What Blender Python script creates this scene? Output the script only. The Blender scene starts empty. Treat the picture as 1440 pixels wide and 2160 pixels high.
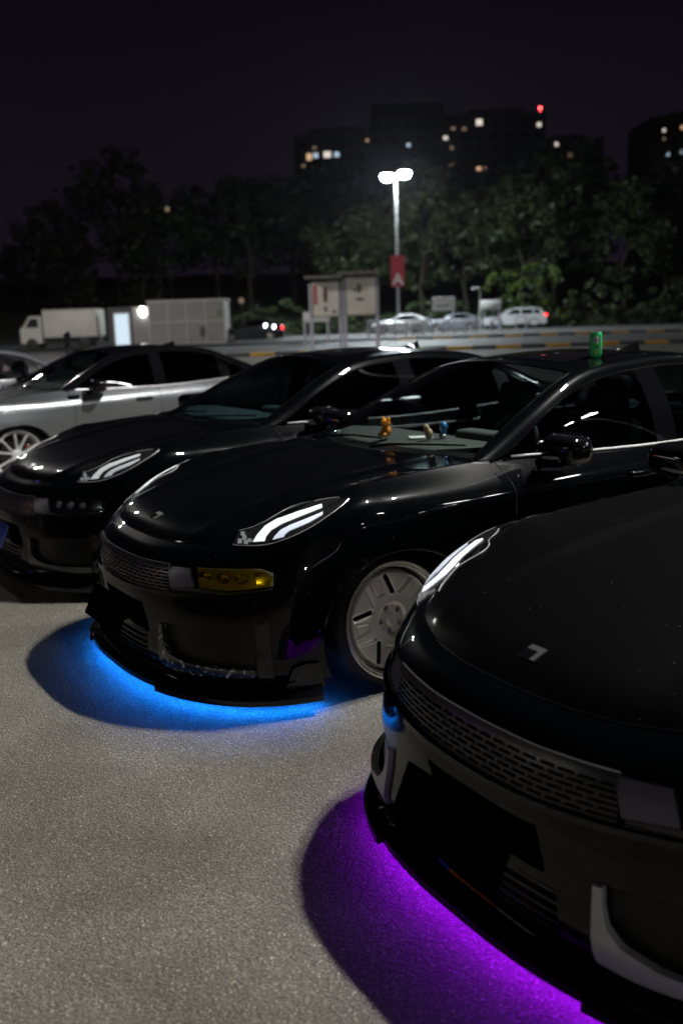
import bpy, bmesh, math, random
import numpy as np
from mathutils import Vector, Matrix
from mathutils.bvhtree import BVHTree
R = math.radians
random.seed(7)
SC = bpy.context.scene
COL = SC.collection

# ------------------------------------------------------------------ camera
cam = bpy.data.cameras.new('camera')
co = bpy.data.objects.new('camera', cam); COL.objects.link(co); SC.camera = co
cam.sensor_fit = 'VERTICAL'; cam.sensor_height = 36.0; cam.lens = 35.0
cam.clip_start = 0.05; cam.clip_end = 3000
CAM_H, PITCH, ROLL = 1.593, 0.18987, 0.03166
co.matrix_world = Matrix.Translation((0, 0, CAM_H)) @ Matrix.Rotation(R(90) - PITCH, 4, 'X') @ Matrix.Rotation(-ROLL, 4, 'Z')
cam.dof.use_dof = True; cam.dof.focus_distance = 3.7; cam.dof.aperture_fstop = 1.9
cam.dof.aperture_blades = 9

# ------------------------------------------------------------------ world: city night sky, faint light pollution
W = bpy.data.worlds.new('World'); SC.world = W; W.use_nodes = True
wn = W.node_tree.nodes; wl = W.node_tree.links; wn.clear()
wo = wn.new('ShaderNodeOutputWorld'); bg = wn.new('ShaderNodeBackground')
tc = wn.new('ShaderNodeTexCoord'); sx = wn.new('ShaderNodeSeparateXYZ'); cr = wn.new('ShaderNodeValToRGB')
wl.new(tc.outputs['Generated'], sx.inputs[0]); wl.new(sx.outputs['Z'], cr.inputs[0]); wl.new(cr.outputs[0], bg.inputs[0])
wl.new(bg.outputs[0], wo.inputs[0])
cr.color_ramp.elements[0].position = 0.0; cr.color_ramp.elements[0].color = (0.0078, 0.0060, 0.0118, 1)
cr.color_ramp.elements[1].position = 0.42; cr.color_ramp.elements[1].color = (0.0003, 0.0001, 0.0004, 1)
e_ = cr.color_ramp.elements.new(0.17); e_.color = (0.0050, 0.0036, 0.0070, 1)
bg.inputs[1].default_value = 1.0

# ------------------------------------------------------------------ colour management, renderer
SC.view_settings.view_transform = 'Standard'; SC.view_settings.look = 'None'
SC.view_settings.exposure = 0.0; SC.view_settings.gamma = 1.0; SC.view_settings.use_curve_mapping = False
cy = SC.cycles
SC.render.engine = 'CYCLES'
cy.caustics_reflective = False; cy.caustics_refractive = False
cy.sample_clamp_indirect = 3.0; cy.sample_clamp_direct = 0.0
cy.max_bounces = 8; cy.transparent_max_bounces = 16
cy.use_denoising = True
cy.use_light_tree = True

# ------------------------------------------------------------------ small tools
def pchip(xs, ys):
    xs = np.asarray(xs, float); ys = np.asarray(ys, float)
    h = np.diff(xs); d = np.diff(ys, axis=0) / (h[:, None] if ys.ndim > 1 else h)
    m = np.zeros_like(ys)
    hh = h[:, None] if ys.ndim > 1 else h
    w1 = 2 * hh[1:] + hh[:-1]; w2 = hh[1:] + 2 * hh[:-1]
    a, b = d[:-1], d[1:]
    with np.errstate(divide='ignore', invalid='ignore'):
        mm = (w1 + w2) / (w1 / a + w2 / b)
    m[1:-1] = np.where(a * b > 0, mm, 0.0)
    # near-extremum: allow a soft average so surfaces do not go flat
    m[1:-1] = np.where(np.isfinite(m[1:-1]), m[1:-1], 0)
    m[0] = d[0]; m[-1] = d[-1]
    def f(x):
        x = np.clip(np.asarray(x, float), xs[0], xs[-1])
        i = np.clip(np.searchsorted(xs, x, side='right') - 1, 0, len(xs) - 2)
        t = (x - xs[i]) / h[i]; hi = h[i]
        if ys.ndim > 1: t = t[..., None]; hi = hi[..., None]
        t2, t3 = t * t, t * t * t
        return (2*t3-3*t2+1)*ys[i] + (t3-2*t2+t)*hi*m[i] + (-2*t3+3*t2)*ys[i+1] + (t3-t2)*hi*m[i+1]
    return f
def cubic(xs, ys):
    """natural-looking C1 spline with finite-difference tangents"""
    xs = np.asarray(xs, float); ys = np.asarray(ys, float)
    h = np.diff(xs); d = np.diff(ys, axis=0) / (h[:, None] if ys.ndim > 1 else h)
    m = np.zeros_like(ys); hh = h[:, None] if ys.ndim > 1 else h
    m[1:-1] = (d[:-1] * hh[1:] + d[1:] * hh[:-1]) / (hh[1:] + hh[:-1]); m[0] = d[0]; m[-1] = d[-1]
    def f(x):
        x = np.clip(np.asarray(x, float), xs[0], xs[-1])
        i = np.clip(np.searchsorted(xs, x, side='right') - 1, 0, len(xs) - 2)
        t = (x - xs[i]) / h[i]; hi = h[i]
        if ys.ndim > 1: t = t[..., None]; hi = hi[..., None]
        t2, t3 = t * t, t * t * t
        return (2*t3-3*t2+1)*ys[i] + (t3-2*t2+t)*hi*m[i] + (-2*t3+3*t2)*ys[i+1] + (t3-t2)*hi*m[i+1]
    return f

MAT = {}
def mat(key, color=(.5, .5, .5), rough=.5, metal=0.0, coat=0.0, coat_rough=.03, emit=None, emit_s=0.0, spec=.5, bump=None, noise=None):
    m = bpy.data.materials.new(key); m.use_nodes = True; MAT[key] = m
    b = m.node_tree.nodes['Principled BSDF']; N = m.node_tree.nodes; L = m.node_tree.links
    b.inputs['Base Color'].default_value = (*color, 1); b.inputs['Roughness'].default_value = rough
    b.inputs['Metallic'].default_value = metal; b.inputs['Coat Weight'].default_value = coat
    b.inputs['Coat Roughness'].default_value = coat_rough; b.inputs['Specular IOR Level'].default_value = spec
    if emit: b.inputs['Emission Color'].default_value = (*emit, 1); b.inputs['Emission Strength'].default_value = emit_s
    if noise:   # (scale, second colour, contrast lo, hi)
        t = N.new('ShaderNodeTexCoord'); n = N.new('ShaderNodeTexNoise'); n.inputs['Scale'].default_value = noise[0]
        n.inputs['Detail'].default_value = 6
        r = N.new('ShaderNodeValToRGB'); r.color_ramp.elements[0].position = noise[2]; r.color_ramp.elements[1].position = noise[3]
        r.color_ramp.elements[0].color = (*color, 1); r.color_ramp.elements[1].color = (*noise[1], 1)
        L.new(t.outputs['Object'], n.inputs['Vector']); L.new(n.outputs['Fac'], r.inputs[0]); L.new(r.outputs[0], b.inputs['Base Color'])
    if bump:    # (scale, strength, distance)
        t = N.new('ShaderNodeTexCoord'); n = N.new('ShaderNodeTexNoise'); n.inputs['Scale'].default_value = bump[0]; n.inputs['Detail'].default_value = 4
        u = N.new('ShaderNodeBump'); u.inputs['Strength'].default_value = bump[1]; u.inputs['Distance'].default_value = bump[2]
        L.new(t.outputs['Object'], n.inputs['Vector']); L.new(n.outputs['Fac'], u.inputs['Height']); L.new(u.outputs[0], b.inputs['Normal'])
    return m
def glass(key, tint, rough=0.0, f0=.045):
    """thin pane: tinted see-through with a mirror that grows towards grazing, the same from both sides"""
    m = bpy.data.materials.new(key); m.use_nodes = True; MAT[key] = m
    N = m.node_tree.nodes; L = m.node_tree.links; N.clear()
    o = N.new('ShaderNodeOutputMaterial'); x = N.new('ShaderNodeMixShader'); t = N.new('ShaderNodeBsdfTransparent'); g = N.new('ShaderNodeBsdfGlossy'); f = N.new('ShaderNodeLayerWeight')
    t.inputs[0].default_value = (*tint, 1); g.inputs['Roughness'].default_value = rough; f.inputs['Blend'].default_value = .5
    p = N.new('ShaderNodeMath'); p.operation = 'POWER'; p.inputs[1].default_value = 4.5; q = N.new('ShaderNodeMath'); q.operation = 'MULTIPLY_ADD'; q.inputs[1].default_value = 1 - f0; q.inputs[2].default_value = f0; q.use_clamp = True
    L.new(f.outputs['Facing'], p.inputs[0]); L.new(p.outputs[0], q.inputs[0]); L.new(q.outputs[0], x.inputs[0])
    L.new(t.outputs[0], x.inputs[1]); L.new(g.outputs[0], x.inputs[2]); L.new(x.outputs[0], o.inputs[0])
    return m
def emitter(key, color, s):
    m = bpy.data.materials.new(key); m.use_nodes = True; MAT[key] = m
    N = m.node_tree.nodes; L = m.node_tree.links; N.clear()
    o = N.new('ShaderNodeOutputMaterial'); e = N.new('ShaderNodeEmission'); e.inputs[0].default_value = (*color, 1); e.inputs[1].default_value = s
    L.new(e.outputs[0], o.inputs[0]); return m

def mesh(name, verts, faces, mats=None, mi=None, smooth=True, angle=35):
    me = bpy.data.meshes.new(name)
    me.from_pydata([tuple(map(float, v)) for v in verts], [], [tuple(int(i) for i in f) for f in faces])
    if mats:
        for k in (mats if isinstance(mats, (list, tuple)) else [mats]): me.materials.append(MAT[k])
    if mi is not None: me.polygons.foreach_set('material_index', np.array(mi, dtype=np.int32))
    me.validate(); me.update()
    if smooth:
        me.polygons.foreach_set('use_smooth', [True] * len(me.polygons)); me.set_sharp_from_angle(angle=R(angle))
    return me
def obj(name, me, parent=None, label=None, cat=None, group=None, kind=None, loc=None, rot=None):
    o = bpy.data.objects.new(name, me); COL.objects.link(o)
    if parent: o.parent = parent
    if label: o['label'] = label
    if cat: o['category'] = cat
    if group: o['group'] = group
    if kind: o['kind'] = kind
    if loc is not None: o.location = loc
    if rot is not None: o.rotation_euler = rot
    return o
class MB:
    """collects shapes into one mesh"""
    def __init__(s): s.v = []; s.f = []; s.m = []
    def add(s, v, f, m=0):
        n = len(s.v); s.v += [tuple(p) for p in v]; s.f += [tuple(i + n for i in q) for q in f]; s.m += [m] * len(f); return s
    def box(s, x0, x1, y0, y1, z0, z1, m=0, M=None):
        v = [(x, y, z) for x in (x0, x1) for y in (y0, y1) for z in (z0, z1)]
        if M is not None: v = [M @ Vector(p) for p in v]
        return s.add(v, [(0,1,3,2), (4,6,7,5), (0,4,5,1), (2,3,7,6), (0,2,6,4), (1,5,7,3)], m)
    def tube(s, pts, r, n=8, m=0, caps=True):
        pts = [Vector(p) for p in pts]; k = len(pts); rr = r if isinstance(r, (list, tuple)) else [r] * k
        v = []; up = None
        for i in range(k):
            t = (pts[min(i+1, k-1)] - pts[max(i-1, 0)]).normalized()
            if up is None: up = Vector((0, 0, 1)) if abs(t.z) < .9 else Vector((1, 0, 0))
            a = t.cross(up).normalized(); b = a.cross(t).normalized(); up = b
            for j in range(n):
                q = 2 * math.pi * j / n; v.append(pts[i] + (a * math.cos(q) + b * math.sin(q)) * rr[i])
        f = [(i*n+j, i*n+(j+1) % n, (i+1)*n+(j+1) % n, (i+1)*n+j) for i in range(k-1) for j in range(n)]
        if caps: f += [tuple(range(n))[::-1], tuple((k-1)*n+j for j in range(n))]
        return s.add(v, f, m)
    def lathe(s, prof, n=32, axis='z', m=0, c=(0, 0, 0), close=False):
        v = []
        for (r, h) in prof:
            for j in range(n):
                q = 2*math.pi*j/n; a, b = r*math.cos(q), r*math.sin(q)
                p = {'z': (a, b, h), 'y': (a, h, b), 'x': (h, a, b)}[axis]
                v.append((p[0]+c[0], p[1]+c[1], p[2]+c[2]))
        k = len(prof)
        f = [(i*n+j, i*n+(j+1) % n, (i+1)*n+(j+1) % n, (i+1)*n+j) for i in range(k-1) for j in range(n)]
        if not close: f += [tuple(range(n))[::-1], tuple((k-1)*n+j for j in range(n))]
        return s.add(v, f, m)
    def sphere(s, c, rx, ry, rz, n=14, k=9, m=0):
        prof = [(max(1e-4, math.sin(math.pi*i/k)), -math.cos(math.pi*i/k)) for i in range(k+1)]
        v = [(c[0]+r*math.cos(2*math.pi*j/n)*rx, c[1]+r*math.sin(2*math.pi*j/n)*ry, c[2]+h*rz) for r, h in prof for j in range(n)]
        f = [(i*n+j, i*n+(j+1) % n, (i+1)*n+(j+1) % n, (i+1)*n+j) for i in range(k) for j in range(n)]
        return s.add(v, f, m)
    def prism(s, poly, a0, a1, plane='xz', m=0):
        n = len(poly)
        P = {'xz': lambda p, a: (p[0], a, p[1]), 'yz': lambda p, a: (a, p[0], p[1]), 'xy': lambda p, a: (p[0], p[1], a)}[plane]
        v = [P(p, a0) for p in poly] + [P(p, a1) for p in poly]
        f = [tuple(range(n))[::-1], tuple(range(n, 2*n))] + [(i, (i+1) % n, n+(i+1) % n, n+i) for i in range(n)]
        return s.add(v, f, m)
    def mesh(s, name, mats, smooth=True, angle=35, fix=True):
        me = mesh(name, s.v, s.f, mats, s.m, smooth, angle)
        if fix:
            bm = bmesh.new(); bm.from_mesh(me); bmesh.ops.recalc_face_normals(bm, faces=bm.faces[:]); bm.to_mesh(me); bm.free()
            if smooth: me.set_sharp_from_angle(angle=R(angle))
        return me
def smoothstep(a, b, x):
    t = np.clip((x - a) / (b - a), 0, 1); return t * t * (3 - 2 * t)

# ------------------------------------------------------------------ materials
def paint(key, color, metal=.6, rough=.38, coat_rough=.035, dust=.0, coat=1.0, spec=.5):
    m = mat(key, color, rough, metal, coat, coat_rough, spec=spec)
    N = m.node_tree.nodes; L = m.node_tree.links; b = N['Principled BSDF']
    b.inputs['Coat IOR'].default_value = 1.40
    # a thin uneven film of dust and wash marks breaks up the gloss
    t = N.new('ShaderNodeTexCoord'); n = N.new('ShaderNodeTexNoise'); n.inputs['Scale'].default_value = 6.0; n.inputs['Detail'].default_value = 9; n.inputs['Roughness'].default_value = .72
    r = N.new('ShaderNodeMapRange'); r.inputs['From Min'].default_value = .38; r.inputs['From Max'].default_value = .75
    r.inputs['To Min'].default_value = coat_rough; r.inputs['To Max'].default_value = coat_rough + .025
    L.new(t.outputs['Object'], n.inputs['Vector']); L.new(n.outputs['Fac'], r.inputs['Value']); L.new(r.outputs[0], b.inputs['Coat Roughness'])
    v = N.new('ShaderNodeTexVoronoi'); v.inputs['Scale'].default_value = 34; r2 = N.new('ShaderNodeMapRange')
    r2.inputs['From Min'].default_value = .05; r2.inputs['From Max'].default_value = .11; r2.inputs['To Min'].default_value = 1; r2.inputs['To Max'].default_value = 0
    n2 = N.new('ShaderNodeTexNoise'); n2.inputs['Scale'].default_value = 9; r3 = N.new('ShaderNodeMapRange'); r3.inputs['From Min'].default_value = .56; r3.inputs['From Max'].default_value = .66
    mu = N.new('ShaderNodeMath'); mu.operation = 'MULTIPLY'; mx = N.new('ShaderNodeMix'); mx.data_type = 'RGBA'
    mx.inputs['A'].default_value = (*color, 1); mx.inputs['B'].default_value = (.22, .21, .2, 1)
    mu2 = N.new('ShaderNodeMath'); mu2.operation = 'MULTIPLY'; mu2.inputs[1].default_value = dust
    L.new(t.outputs['Object'], v.inputs['Vector']); L.new(v.outputs['Distance'], r2.inputs['Value']); L.new(t.outputs['Object'], n2.inputs['Vector'])
    L.new(n2.outputs['Fac'], r3.inputs['Value']); L.new(r2.outputs[0], mu.inputs[0]); L.new(r3.outputs[0], mu.inputs[1]); L.new(mu.outputs[0], mu2.inputs[0])
    L.new(mu2.outputs[0], mx.inputs['Factor']); L.new(mx.outputs['Result'], b.inputs['Base Color'])
    return m
paint('paint_black', (.0013, .0017, .0025), .0, .30, .008, dust=.30, spec=.012)
paint('paint_black_b', (.0012, .0015, .0021), .0, .30, .008, dust=.25, spec=.012)
paint('paint_satin', (.0016, .0016, .0020), .0, .40, .12, dust=.5, coat=.34, spec=.02)
paint('paint_silver', (.235, .245, .26), .8, .36, .03)
paint('paint_grey', (.34, .36, .40), .7, .38, .05)
paint('paint_white', (.62, .63, .64), .0, .4, .05)
paint('paint_dark', (.02, .022, .03), .6, .4, .04)
mat('gloss_black', (.004, .004, .005), .06, 0, .5, .02, spec=.3)
mat('plastic_black', (.006, .006, .007), .38, spec=.3, bump=(400, .12, .001))
mat('satin_trim', (.030, .030, .032), .28)
mat('cavity', (.004, .004, .004), .8)
mat('rubber', (.018, .018, .018), .62, bump=(90, .25, .002))
mat('chrome', (.62, .62, .62), .10, 1.0)
mat('wheel_silver', (.93, .91, .87), .32, .42, .4, .10)
mat('wheel_lip', (.92, .90, .84), .22, .8)
mat('wheel_white', (.60, .60, .60), .35, .2, .4, .1)
mat('brake_disc', (.10, .10, .10), .35, 1.0)
mat('caliper_red', (.10, .008, .007), .35, 0, .6)
mat('lamp_panel', (.095, .09, .12), .30, .3)
mat('lamp_chrome', (.55, .55, .58), .14, 1.0)
mat('lamp_bowl', (.72, .72, .68), .30, .45)
mat('lamp_inner', (.012, .012, .013), .25)
mat('dash', (.033, .039, .038), .75, bump=(500, .2, .001))
mat('seat', (.02, .02, .022), .7)
mat('plate_black', (.0015, .0015, .0015), .9, spec=0.0)
mat('plate_blue', (.035, .075, .42), .35, noise=(55, (.30, .33, .60), .60, .72))
mat('blade_grey', (.42, .42, .46), .36, .4)
mat('blade_black', (.008, .008, .009), .10, 0, 1.0)
mat('splatter', (.010, .010, .012), .22, 0, .8, .1, noise=(46, (.42, .42, .45), .585, .63))
mat('amber', (.45, .16, .01), .2, 0, 1.0)
mat('lens_red', (.25, .01, .01), .15, 0, 1.0)
mat('tail_glow', (.3, .01, .01), .2, emit=(1, .03, .03), emit_s=9)
mat('head_glow', (.8, .8, .8), .2, emit=(.85, .95, 1.0), emit_s=40)
glass('glass_wind', (.78, .84, .82)); glass('glass_dark', (.035, .04, .045)); glass('glass_clear', (.90, .91, .92)); glass('glass_yellow', (.78, .69, .16)); glass('glass_smoke', (.66, .63, .66))
glass('glass_wind_tint', (.42, .58, .62))
# light bars of the upper lamps: milky light guides, softly lit
mat('drl_lit', (.75, .80, .78), .25, emit=(.86, .97, .96), emit_s=.62)
mat('drl_bright', (.75, .78, .80), .2, emit=(.92, .93, 1.0), emit_s=.9)
mat('drl_dim', (.50, .52, .54), .3, emit=(.85, .93, 1.0), emit_s=.12)
emitter('glow_blue', (.006, .19, 1.0), 98)
emitter('glow_purple', (.20, .002, .64), 88)
mat('glow_off', (.02, .02, .02), .4)
mat('toy_orange', (.75, .27, .01), .35, 0, .4)
mat('toy_tan', (.45, .33, .2), .6)
mat('toy_blue', (.02, .16, .42), .3, 0, .5)
mat('can_green', (.03, .55, .14), .25, .1)
mat('can_silver', (.55, .57, .58), .28, .9)
mat('can_gold', (.70, .42, .04), .3, .6)
mat('can_dark', (.004, .05, .015), .3, .3)
mat('emblem_metal', (.30, .30, .32), .35, .9)
mat('prism_glow', (.6, .62, .64), .12, .8, emit=(.9, 1, 1), emit_s=.10)  # faint emission stands in for sparkle; the prisms are no light source
glass('glass_side_clear', (.22, .26, .27))
mat('drl_second', (.62, .66, .74), .25, emit=(.72, .80, 1.0), emit_s=.42)
mat('drl_second_dim', (.42, .44, .48), .3, emit=(.8, .9, 1.0), emit_s=.08)
mat('brushed_trim', (.72, .72, .72), .32, .6)
# ------------------------------------------------------------------ ground
def gh(y): return .40 * float(smoothstep(12, 58, np.array(y)))
def asphalt(key, c1, c2, dark=1.0):
    m = bpy.data.materials.new(key); m.use_nodes = True; MAT[key] = m
    N = m.node_tree.nodes; L = m.node_tree.links; b = N['Principled BSDF']
    t = N.new('ShaderNodeTexCoord')
    v = N.new('ShaderNodeTexVoronoi'); v.inputs['Scale'].default_value = 210; L.new(t.outputs['Object'], v.inputs['Vector'])
    v2 = N.new('ShaderNodeTexVoronoi'); v2.inputs['Scale'].default_value = 95; L.new(t.outputs['Object'], v2.inputs['Vector'])
    n = N.new('ShaderNodeTexNoise'); n.inputs['Scale'].default_value = 1.6; n.inputs['Detail'].default_value = 8; L.new(t.outputs['Object'], n.inputs['Vector'])
    nf = N.new('ShaderNodeTexNoise'); nf.inputs['Scale'].default_value = 210; nf.inputs['Detail'].default_value = 3; L.new(t.outputs['Object'], nf.inputs['Vector'])
    r = N.new('ShaderNodeValToRGB'); e = r.color_ramp.elements; e[0].position = 0.0; e[0].color = (c1[0]*.35, c1[1]*.35, c1[2]*.35, 1); e[1].position = 1.0; e[1].color = (*[min(1, c*3.0) for c in c2], 1)
    k = e.new(.22); k.color = (*c1, 1); k = e.new(.80); k.color = (*c2, 1)
    L.new(v.outputs['Color'], r.inputs[0])
    mx = N.new('ShaderNodeMix'); mx.data_type = 'RGBA'; mx.blend_type = 'MULTIPLY'; mx.inputs['Factor'].default_value = 1.0
    r2 = N.new('ShaderNodeValToRGB'); r2.color_ramp.elements[0].position = .30; r2.color_ramp.elements[1].position = .70
    r2.color_ramp.elements[0].color = (.64, .62, .60, 1); r2.color_ramp.elements[1].color = (1.12, 1.12, 1.10, 1)
    L.new(n.outputs['Fac'], r2.inputs[0]); L.new(r.outputs[0], mx.inputs['A']); L.new(r2.outputs[0], mx.inputs['B']); L.new(mx.outputs['Result'], b.inputs['Base Color'])
    nd = N.new('ShaderNodeTexNoise'); nd.inputs['Scale'].default_value = 2.2; nd.inputs['Detail'].default_value = 6; L.new(t.outputs['Object'], nd.inputs['Vector'])
    av = N.new('ShaderNodeMixRGB'); av.blend_type = 'ADD'; av.inputs[0].default_value = .55; L.new(t.outputs['Object'], av.inputs[1]); L.new(nd.outputs['Color'], av.inputs[2])
    vc = N.new('ShaderNodeTexVoronoi'); vc.feature = 'DISTANCE_TO_EDGE'; vc.inputs['Scale'].default_value = .42; L.new(av.outputs[0], vc.inputs['Vector'])
    cr1 = N.new('ShaderNodeMapRange'); cr1.inputs['From Min'].default_value = .0007; cr1.inputs['From Max'].default_value = .0022; cr1.inputs['To Min'].default_value = .80; L.new(vc.outputs['Distance'], cr1.inputs['Value'])
    nm = N.new('ShaderNodeTexNoise'); nm.inputs['Scale'].default_value = 1.1; nm.inputs['Detail'].default_value = 3; L.new(t.outputs['Object'], nm.inputs['Vector'])
    mk = N.new('ShaderNodeMapRange'); mk.inputs['From Min'].default_value = .50; mk.inputs['From Max'].default_value = .60; L.new(nm.outputs['Fac'], mk.inputs['Value'])
    mxm = N.new('ShaderNodeMath'); mxm.operation = 'MAXIMUM'; L.new(cr1.outputs[0], mxm.inputs[0]); L.new(mk.outputs[0], mxm.inputs[1])
    st = N.new('ShaderNodeTexNoise'); st.inputs['Scale'].default_value = .75; st.inputs['Detail'].default_value = 5; st.inputs['Roughness'].default_value = .6; L.new(t.outputs['Object'], st.inputs['Vector'])
    sr = N.new('ShaderNodeMapRange'); sr.inputs['From Min'].default_value = .60; sr.inputs['From Max'].default_value = .74; sr.inputs['To Min'].default_value = 1.0; sr.inputs['To Max'].default_value = .72; L.new(st.outputs['Fac'], sr.inputs['Value'])
    mz = N.new('ShaderNodeMath'); mz.operation = 'MULTIPLY'; L.new(mxm.outputs[0], mz.inputs[0]); L.new(sr.outputs[0], mz.inputs[1])
    fin = N.new('ShaderNodeMix'); fin.data_type = 'RGBA'; fin.blend_type = 'MULTIPLY'; fin.inputs['Factor'].default_value = 1.0; L.new(mx.outputs['Result'], fin.inputs['A']); L.new(mz.outputs[0], fin.inputs['B']); L.new(fin.outputs['Result'], b.inputs['Base Color'])
    b.inputs['Roughness'].default_value = .62; b.inputs['Specular IOR Level'].default_value = .22
    ad = N.new('ShaderNodeMath'); ad.operation = 'ADD'; L.new(v.outputs['Distance'], ad.inputs[0]); 
    m2 = N.new('ShaderNodeMath'); m2.operation = 'MULTIPLY'; m2.inputs[1].default_value = 1.4; L.new(v2.outputs['Distance'], m2.inputs[0]); L.new(m2.outputs[0], ad.inputs[1])
    ad2 = N.new('ShaderNodeMath'); ad2.operation = 'SUBTRACT'; L.new(nf.outputs['Fac'], ad2.inputs[0]); L.new(ad.outputs[0], ad2.inputs[1])
    bp = N.new('ShaderNodeBump'); bp.inputs['Strength'].default_value = .85; bp.inputs['Distance'].default_value = .004; L.new(ad2.outputs[0], bp.inputs['Height']); L.new(bp.outputs[0], b.inputs['Normal'])
    return m
asphalt('asphalt', (.108, .100, .083), (.186, .173, .146))
asphalt('asphalt_road', (.08, .08, .082), (.125, .125, .128))
ys = sorted(set(list(np.linspace(-60, 12, 13)) + list(np.linspace(12, 60, 25)) + [90, 140, 300, 900, 2000]))
xs = [-900, -200, -60, -30, -15, 0, 15, 30, 60, 200, 900]
v = [(x, y, gh(y)) for y in ys for x in xs]; f = [(i*len(xs)+j, i*len(xs)+j+1, (i+1)*len(xs)+j+1, (i+1)*len(xs)+j) for i in range(len(ys)-1) for j in range(len(xs)-1)]
obj('ground', mesh('ground', v, f, 'asphalt'), kind='structure')

# ------------------------------------------------------------------ street lamps
mat('lamp_pole', (.32, .33, .33), .5, .3); mat('lamp_case', (.10, .10, .11), .5, .4)
emitter('lamp_led', (1.0, .985, .94), 4000); emitter('lamp_led_far', (.86, .96, 1.0), 1700); emitter('lamp_led_away', (1.0, .995, .96), 200); emitter('lamp_led_opposite', (1.0, .995, .96), 3300); emitter('lamp_led_side', (1.0, .97, .92), 2300)
mat('concrete_yellow', (.45, .25, .02), .8); mat('sign_red', (.35, .015, .03), .5); mat('white_paint', (.68, .68, .67), .6); mat('ink_black', (.02, .02, .02), .6)
def street_lamp(x, y, h, label, yaw=0.0, led='lamp_led', tilt=18, arm=.55, panel=(.30, .24), group='twin-head street lamps', drop=.075, offs=((-1, 0), (1, .05))):
    z0 = gh(y); r = obj('street_lamp', None, None, label, 'lamp', group, None, (x, y, z0), (0, 0, yaw))
    m = MB(); m.lathe([(.14, 0), (.14, .05), (.105, .06), (.10, h * .5), (.062, h)], 16); obj('pole', m.mesh('pole', 'lamp_pole'), r)
    m = MB(); rbox(m, (0, 0, .35), (.62, .62, .70), .05, 2); obj('base', m.mesh('base', 'concrete_yellow'), r)
    m = MB(); m.tube([(-arm, 0, h + .02), (0, 0, h), (arm, 0, h + .05)], .035, 8); obj('arm', m.mesh('arm', 'lamp_pole'), r)
    for s, dz in offs:
        Mx = Matrix.Translation((s * arm, -.05, h + dz)) @ Matrix.Rotation(R(tilt), 4, 'X')
        c = MB(); rbox(c, (0, 0, .05), (panel[0] * 2 + .10, panel[1] * 2 + .10, .12), .03, 2, 0, Mx); hd = obj('lamp_head', c.mesh('lamp_head', 'lamp_case'), r)
        p = MB(); pr = []
        n = 20
        vv = [Mx @ Vector((0, 0, -drop))]
        for rr, zz in ((.5, -drop * .88), (.85, -drop * .56), (1.0, -.012)):
            for j in range(n): q = 2*math.pi*j/n; vv.append(Mx @ Vector((panel[0]*rr*math.copysign(abs(math.cos(q))**.7, math.cos(q)), panel[1]*rr*math.copysign(abs(math.sin(q))**.7, math.sin(q)), zz)))
        ff = [(0, 1+(j+1) % n, 1+j) for j in range(n)] + [(1+i*n+j, 1+i*n+(j+1) % n, 1+(i+1)*n+(j+1) % n, 1+(i+1)*n+j) for i in range(2) for j in range(n)]
        p.add(vv, ff); obj('lamp_lens', p.mesh('lamp_lens', led), hd)
    return r

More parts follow.
